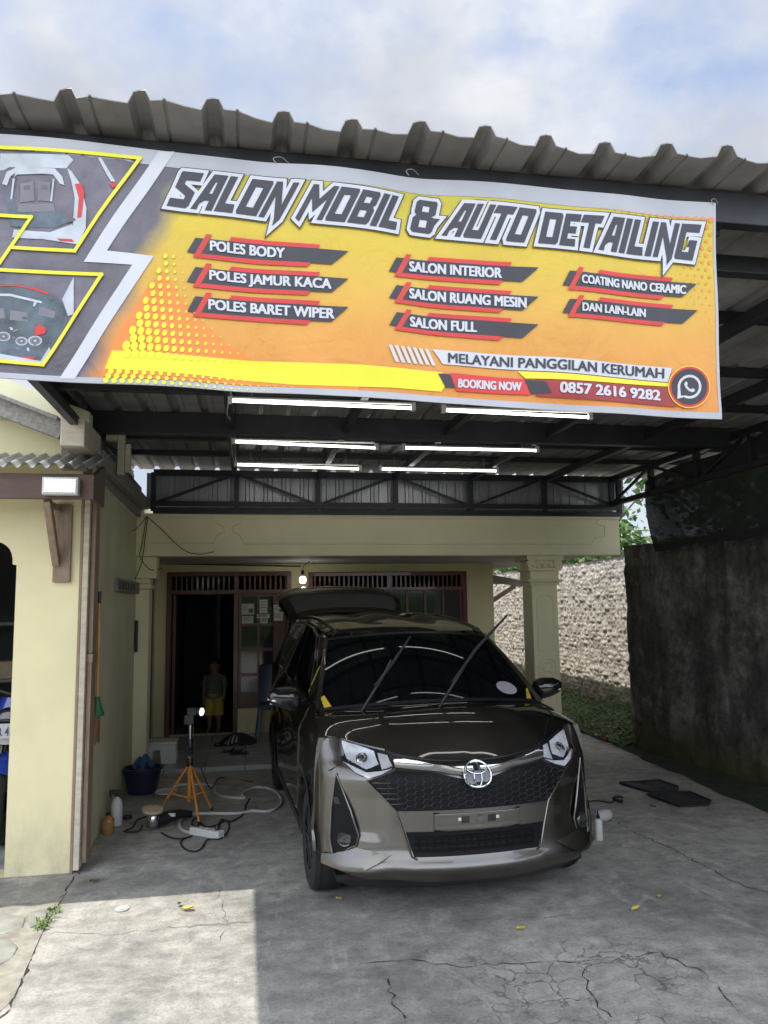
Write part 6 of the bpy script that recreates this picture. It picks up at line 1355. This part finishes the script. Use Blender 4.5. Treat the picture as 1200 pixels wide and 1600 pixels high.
# ------------------------------------------------------------------ motorcycle and shelf inside the garage
M('bike_blue', (.02,.05,.30), .25, var=.1, coat=1); M('bike_white', (.6,.6,.62), .3, var=.05, coat=.6)
MCY = 6.35; xm = PY(3, 1150, MCY-.45).x; t = thing('motorcycle', 'blue and white motorcycle parked inside the arched garage', 'motorcycle', (xm, MCY, 0))
m = MB()
def wh(yc):
    m = MB(); m.lathe([(.235,-.045),(.28,-.048),(.305,-.02),(.308,0),(.305,.02),(.28,.048),(.235,.045),(.235,-.045)], (xm, yc, .308), (1,0,0), 36); o = m.build('wheel', 'tyre', t, smooth=True)
    m = MB(); m.lathe([(.215,-.025),(.237,-.03),(.237,.03),(.215,.025),(.215,-.025)], (xm, yc, .308), (1,0,0), 36)
    for k in range(5): a = k*2*PI/5; m.bar((xm, yc+.03*math.cos(a), .308+.03*math.sin(a)), (xm, yc+.22*math.cos(a), .308+.22*math.sin(a)), .02, .035, up=(1,0,0))
    m.lathe([(.001,-.05),(.05,-.05),(.05,.05),(.001,.05)], (xm, yc, .308), (1,0,0), 16); m.build('rim', 'lamp_dark', o)
wh(MCY-.25); wh(MCY+1.0)
m = MB(); m.grid(lambda u, v: V3((xm+(.19-.10*v*v)*math.sin((u-.5)*PI)*1.05, MCY-.12-.20*math.cos((u-.5)*PI)*(1-.3*v), lerp(.72, 1.02, v))), 20, 10); m.build('front_cowl', 'bike_blue', t, smooth=True)
m = MB(); m.grid(lambda u, v: V3((xm+.205*math.sin((u-.5)*PI), MCY-.13-.205*math.cos((u-.5)*PI), .70+.05*v+.05*abs(u-.5))), 20, 4); m.build('cowl_trim', 'bike_white', t, smooth=True)
m = MB(); m.lathe([(.001,.035),(.05,.03),(.075,.01),(.08,0)], (xm, MCY-.33, .88), (0,-1,.15), 20); m.build('headlight', 'lamp_dark', t, smooth=True)
m = MB(); m.grid(lambda u, v: V3((xm+.06*math.sin((u-.5)*PI)*1.2, MCY-.25+.34*math.cos(lerp(.2, 2.4, v)), .308+.34*math.sin(lerp(.2, 2.4, v))-.03*abs(u*2-1))), 8, 14); m.build('front_fender', 'bike_blue', t, smooth=True)
m = MB(); m.tube([(xm-.09, MCY-.25, .308), (xm-.09, MCY-.02, .80)], .022, 8); m.tube([(xm+.09, MCY-.25, .308), (xm+.09, MCY-.02, .80)], .022, 8); m.build('fork', 'silver_metal', t, smooth=True)
m = MB(); m.tube(spline([(xm-.36, MCY+.16, 1.0), (xm-.2, MCY+.02, 1.05), (xm, MCY, 1.0), (xm+.2, MCY+.02, 1.05), (xm+.36, MCY+.16, 1.0)], 6), .014, 8); m.build('handlebar', 'black_plastic', t, smooth=True)
for s in (-1, 1):
    m = MB(); m.tube([(xm+s*.26, MCY+.06, 1.04), (xm+s*.33, MCY+.02, 1.16)], .006, 6); m.lathe([(.001,0),(.055,.005),(.05,.025),(.001,.03)], (xm+s*.35, MCY+.03, 1.19), (0,-1,0), 16); m.build('mirror', 'black_plastic', t, smooth=True)
m = MB(); m.grid(lambda u, v: V3((xm+.13*math.sin((u-.5)*PI), MCY+lerp(.1, 1.2, v), .60+.16*math.cos((u-.5)*PI)+.08*math.sin(v*4))), 10, 16); m.build('body', 'bike_blue', t, smooth=True)
m = MB(); m.grid(lambda u, v: V3((xm+.12*(u*2-1), MCY+lerp(.35, 1.15, v), .80+.03*v-.03*(u*2-1)**2)), 8, 8); m.grid(lambda u, v: V3((xm+.12*(u*2-1), MCY+lerp(.35, 1.15, v), .72)), 8, 8); m.build('seat', 'black_rubber', t, smooth=True)
m = MB(); m.box((xm-.12, MCY+.25, .22), (xm+.12, MCY+.65, .52)); m.tube([(xm+.12, MCY+.4, .25), (xm+.14, MCY+1.2, .38)], .04, 10); m.build('engine', 'lamp_dark', t, bevel=.02)
pa = PY(-34, 1149, MCY-.44); pb_ = PY(24, 1141, MCY-.44); pz = .075
zc = (PY(10, 1143, MCY-.44).z); pw = .16
m = MB(); m.box((xm-pw, MCY-.43, zc-.052), (xm+pw, MCY-.42, zc+.052)); pl_ = m.build('number_plate', 'print_white', t, bevel=.004)
vs, fs = text2d('R 45', .02); m = MB(); w3 = PY(20,1143,MCY-.44).x-PY(-5,1143,MCY-.44).x; xl_ = PY(-5,1143,MCY-.44).x
m.add([(xl_+u*w3, MCY-.4325, zc-.030+v*.058) for u, v in vs], fs); m.build('lettering', 'ink', pl_)
sh0 = thing('garage_shelf', 'dark shelf with boxes at the back of the arched garage', 'shelf', (-2.6, 8.4, 0))
for z in (.4, .95, 1.5): m = MB(); m.box((-3.4, 8.2, z), (-1.5, 8.7, z+.03)); m.build('shelf_board', 'grey_timber', sh0)
for x in (-3.4, -1.54): m = MB(); m.box((x, 8.2, 0), (x+.04, 8.699, 1.9)); m.build('post', 'black_steel', sh0)
bp_ = PY(10, 1065, 8.25); m = MB(); m.box((bp_.x-.22, 8.22, .982), (bp_.x+.06, 8.5, 1.15)); bx = m.build('cardboard_box', 'foam_pad', bevel=.006); tag(bx, 'cardboard box standing on the garage shelf', 'box')
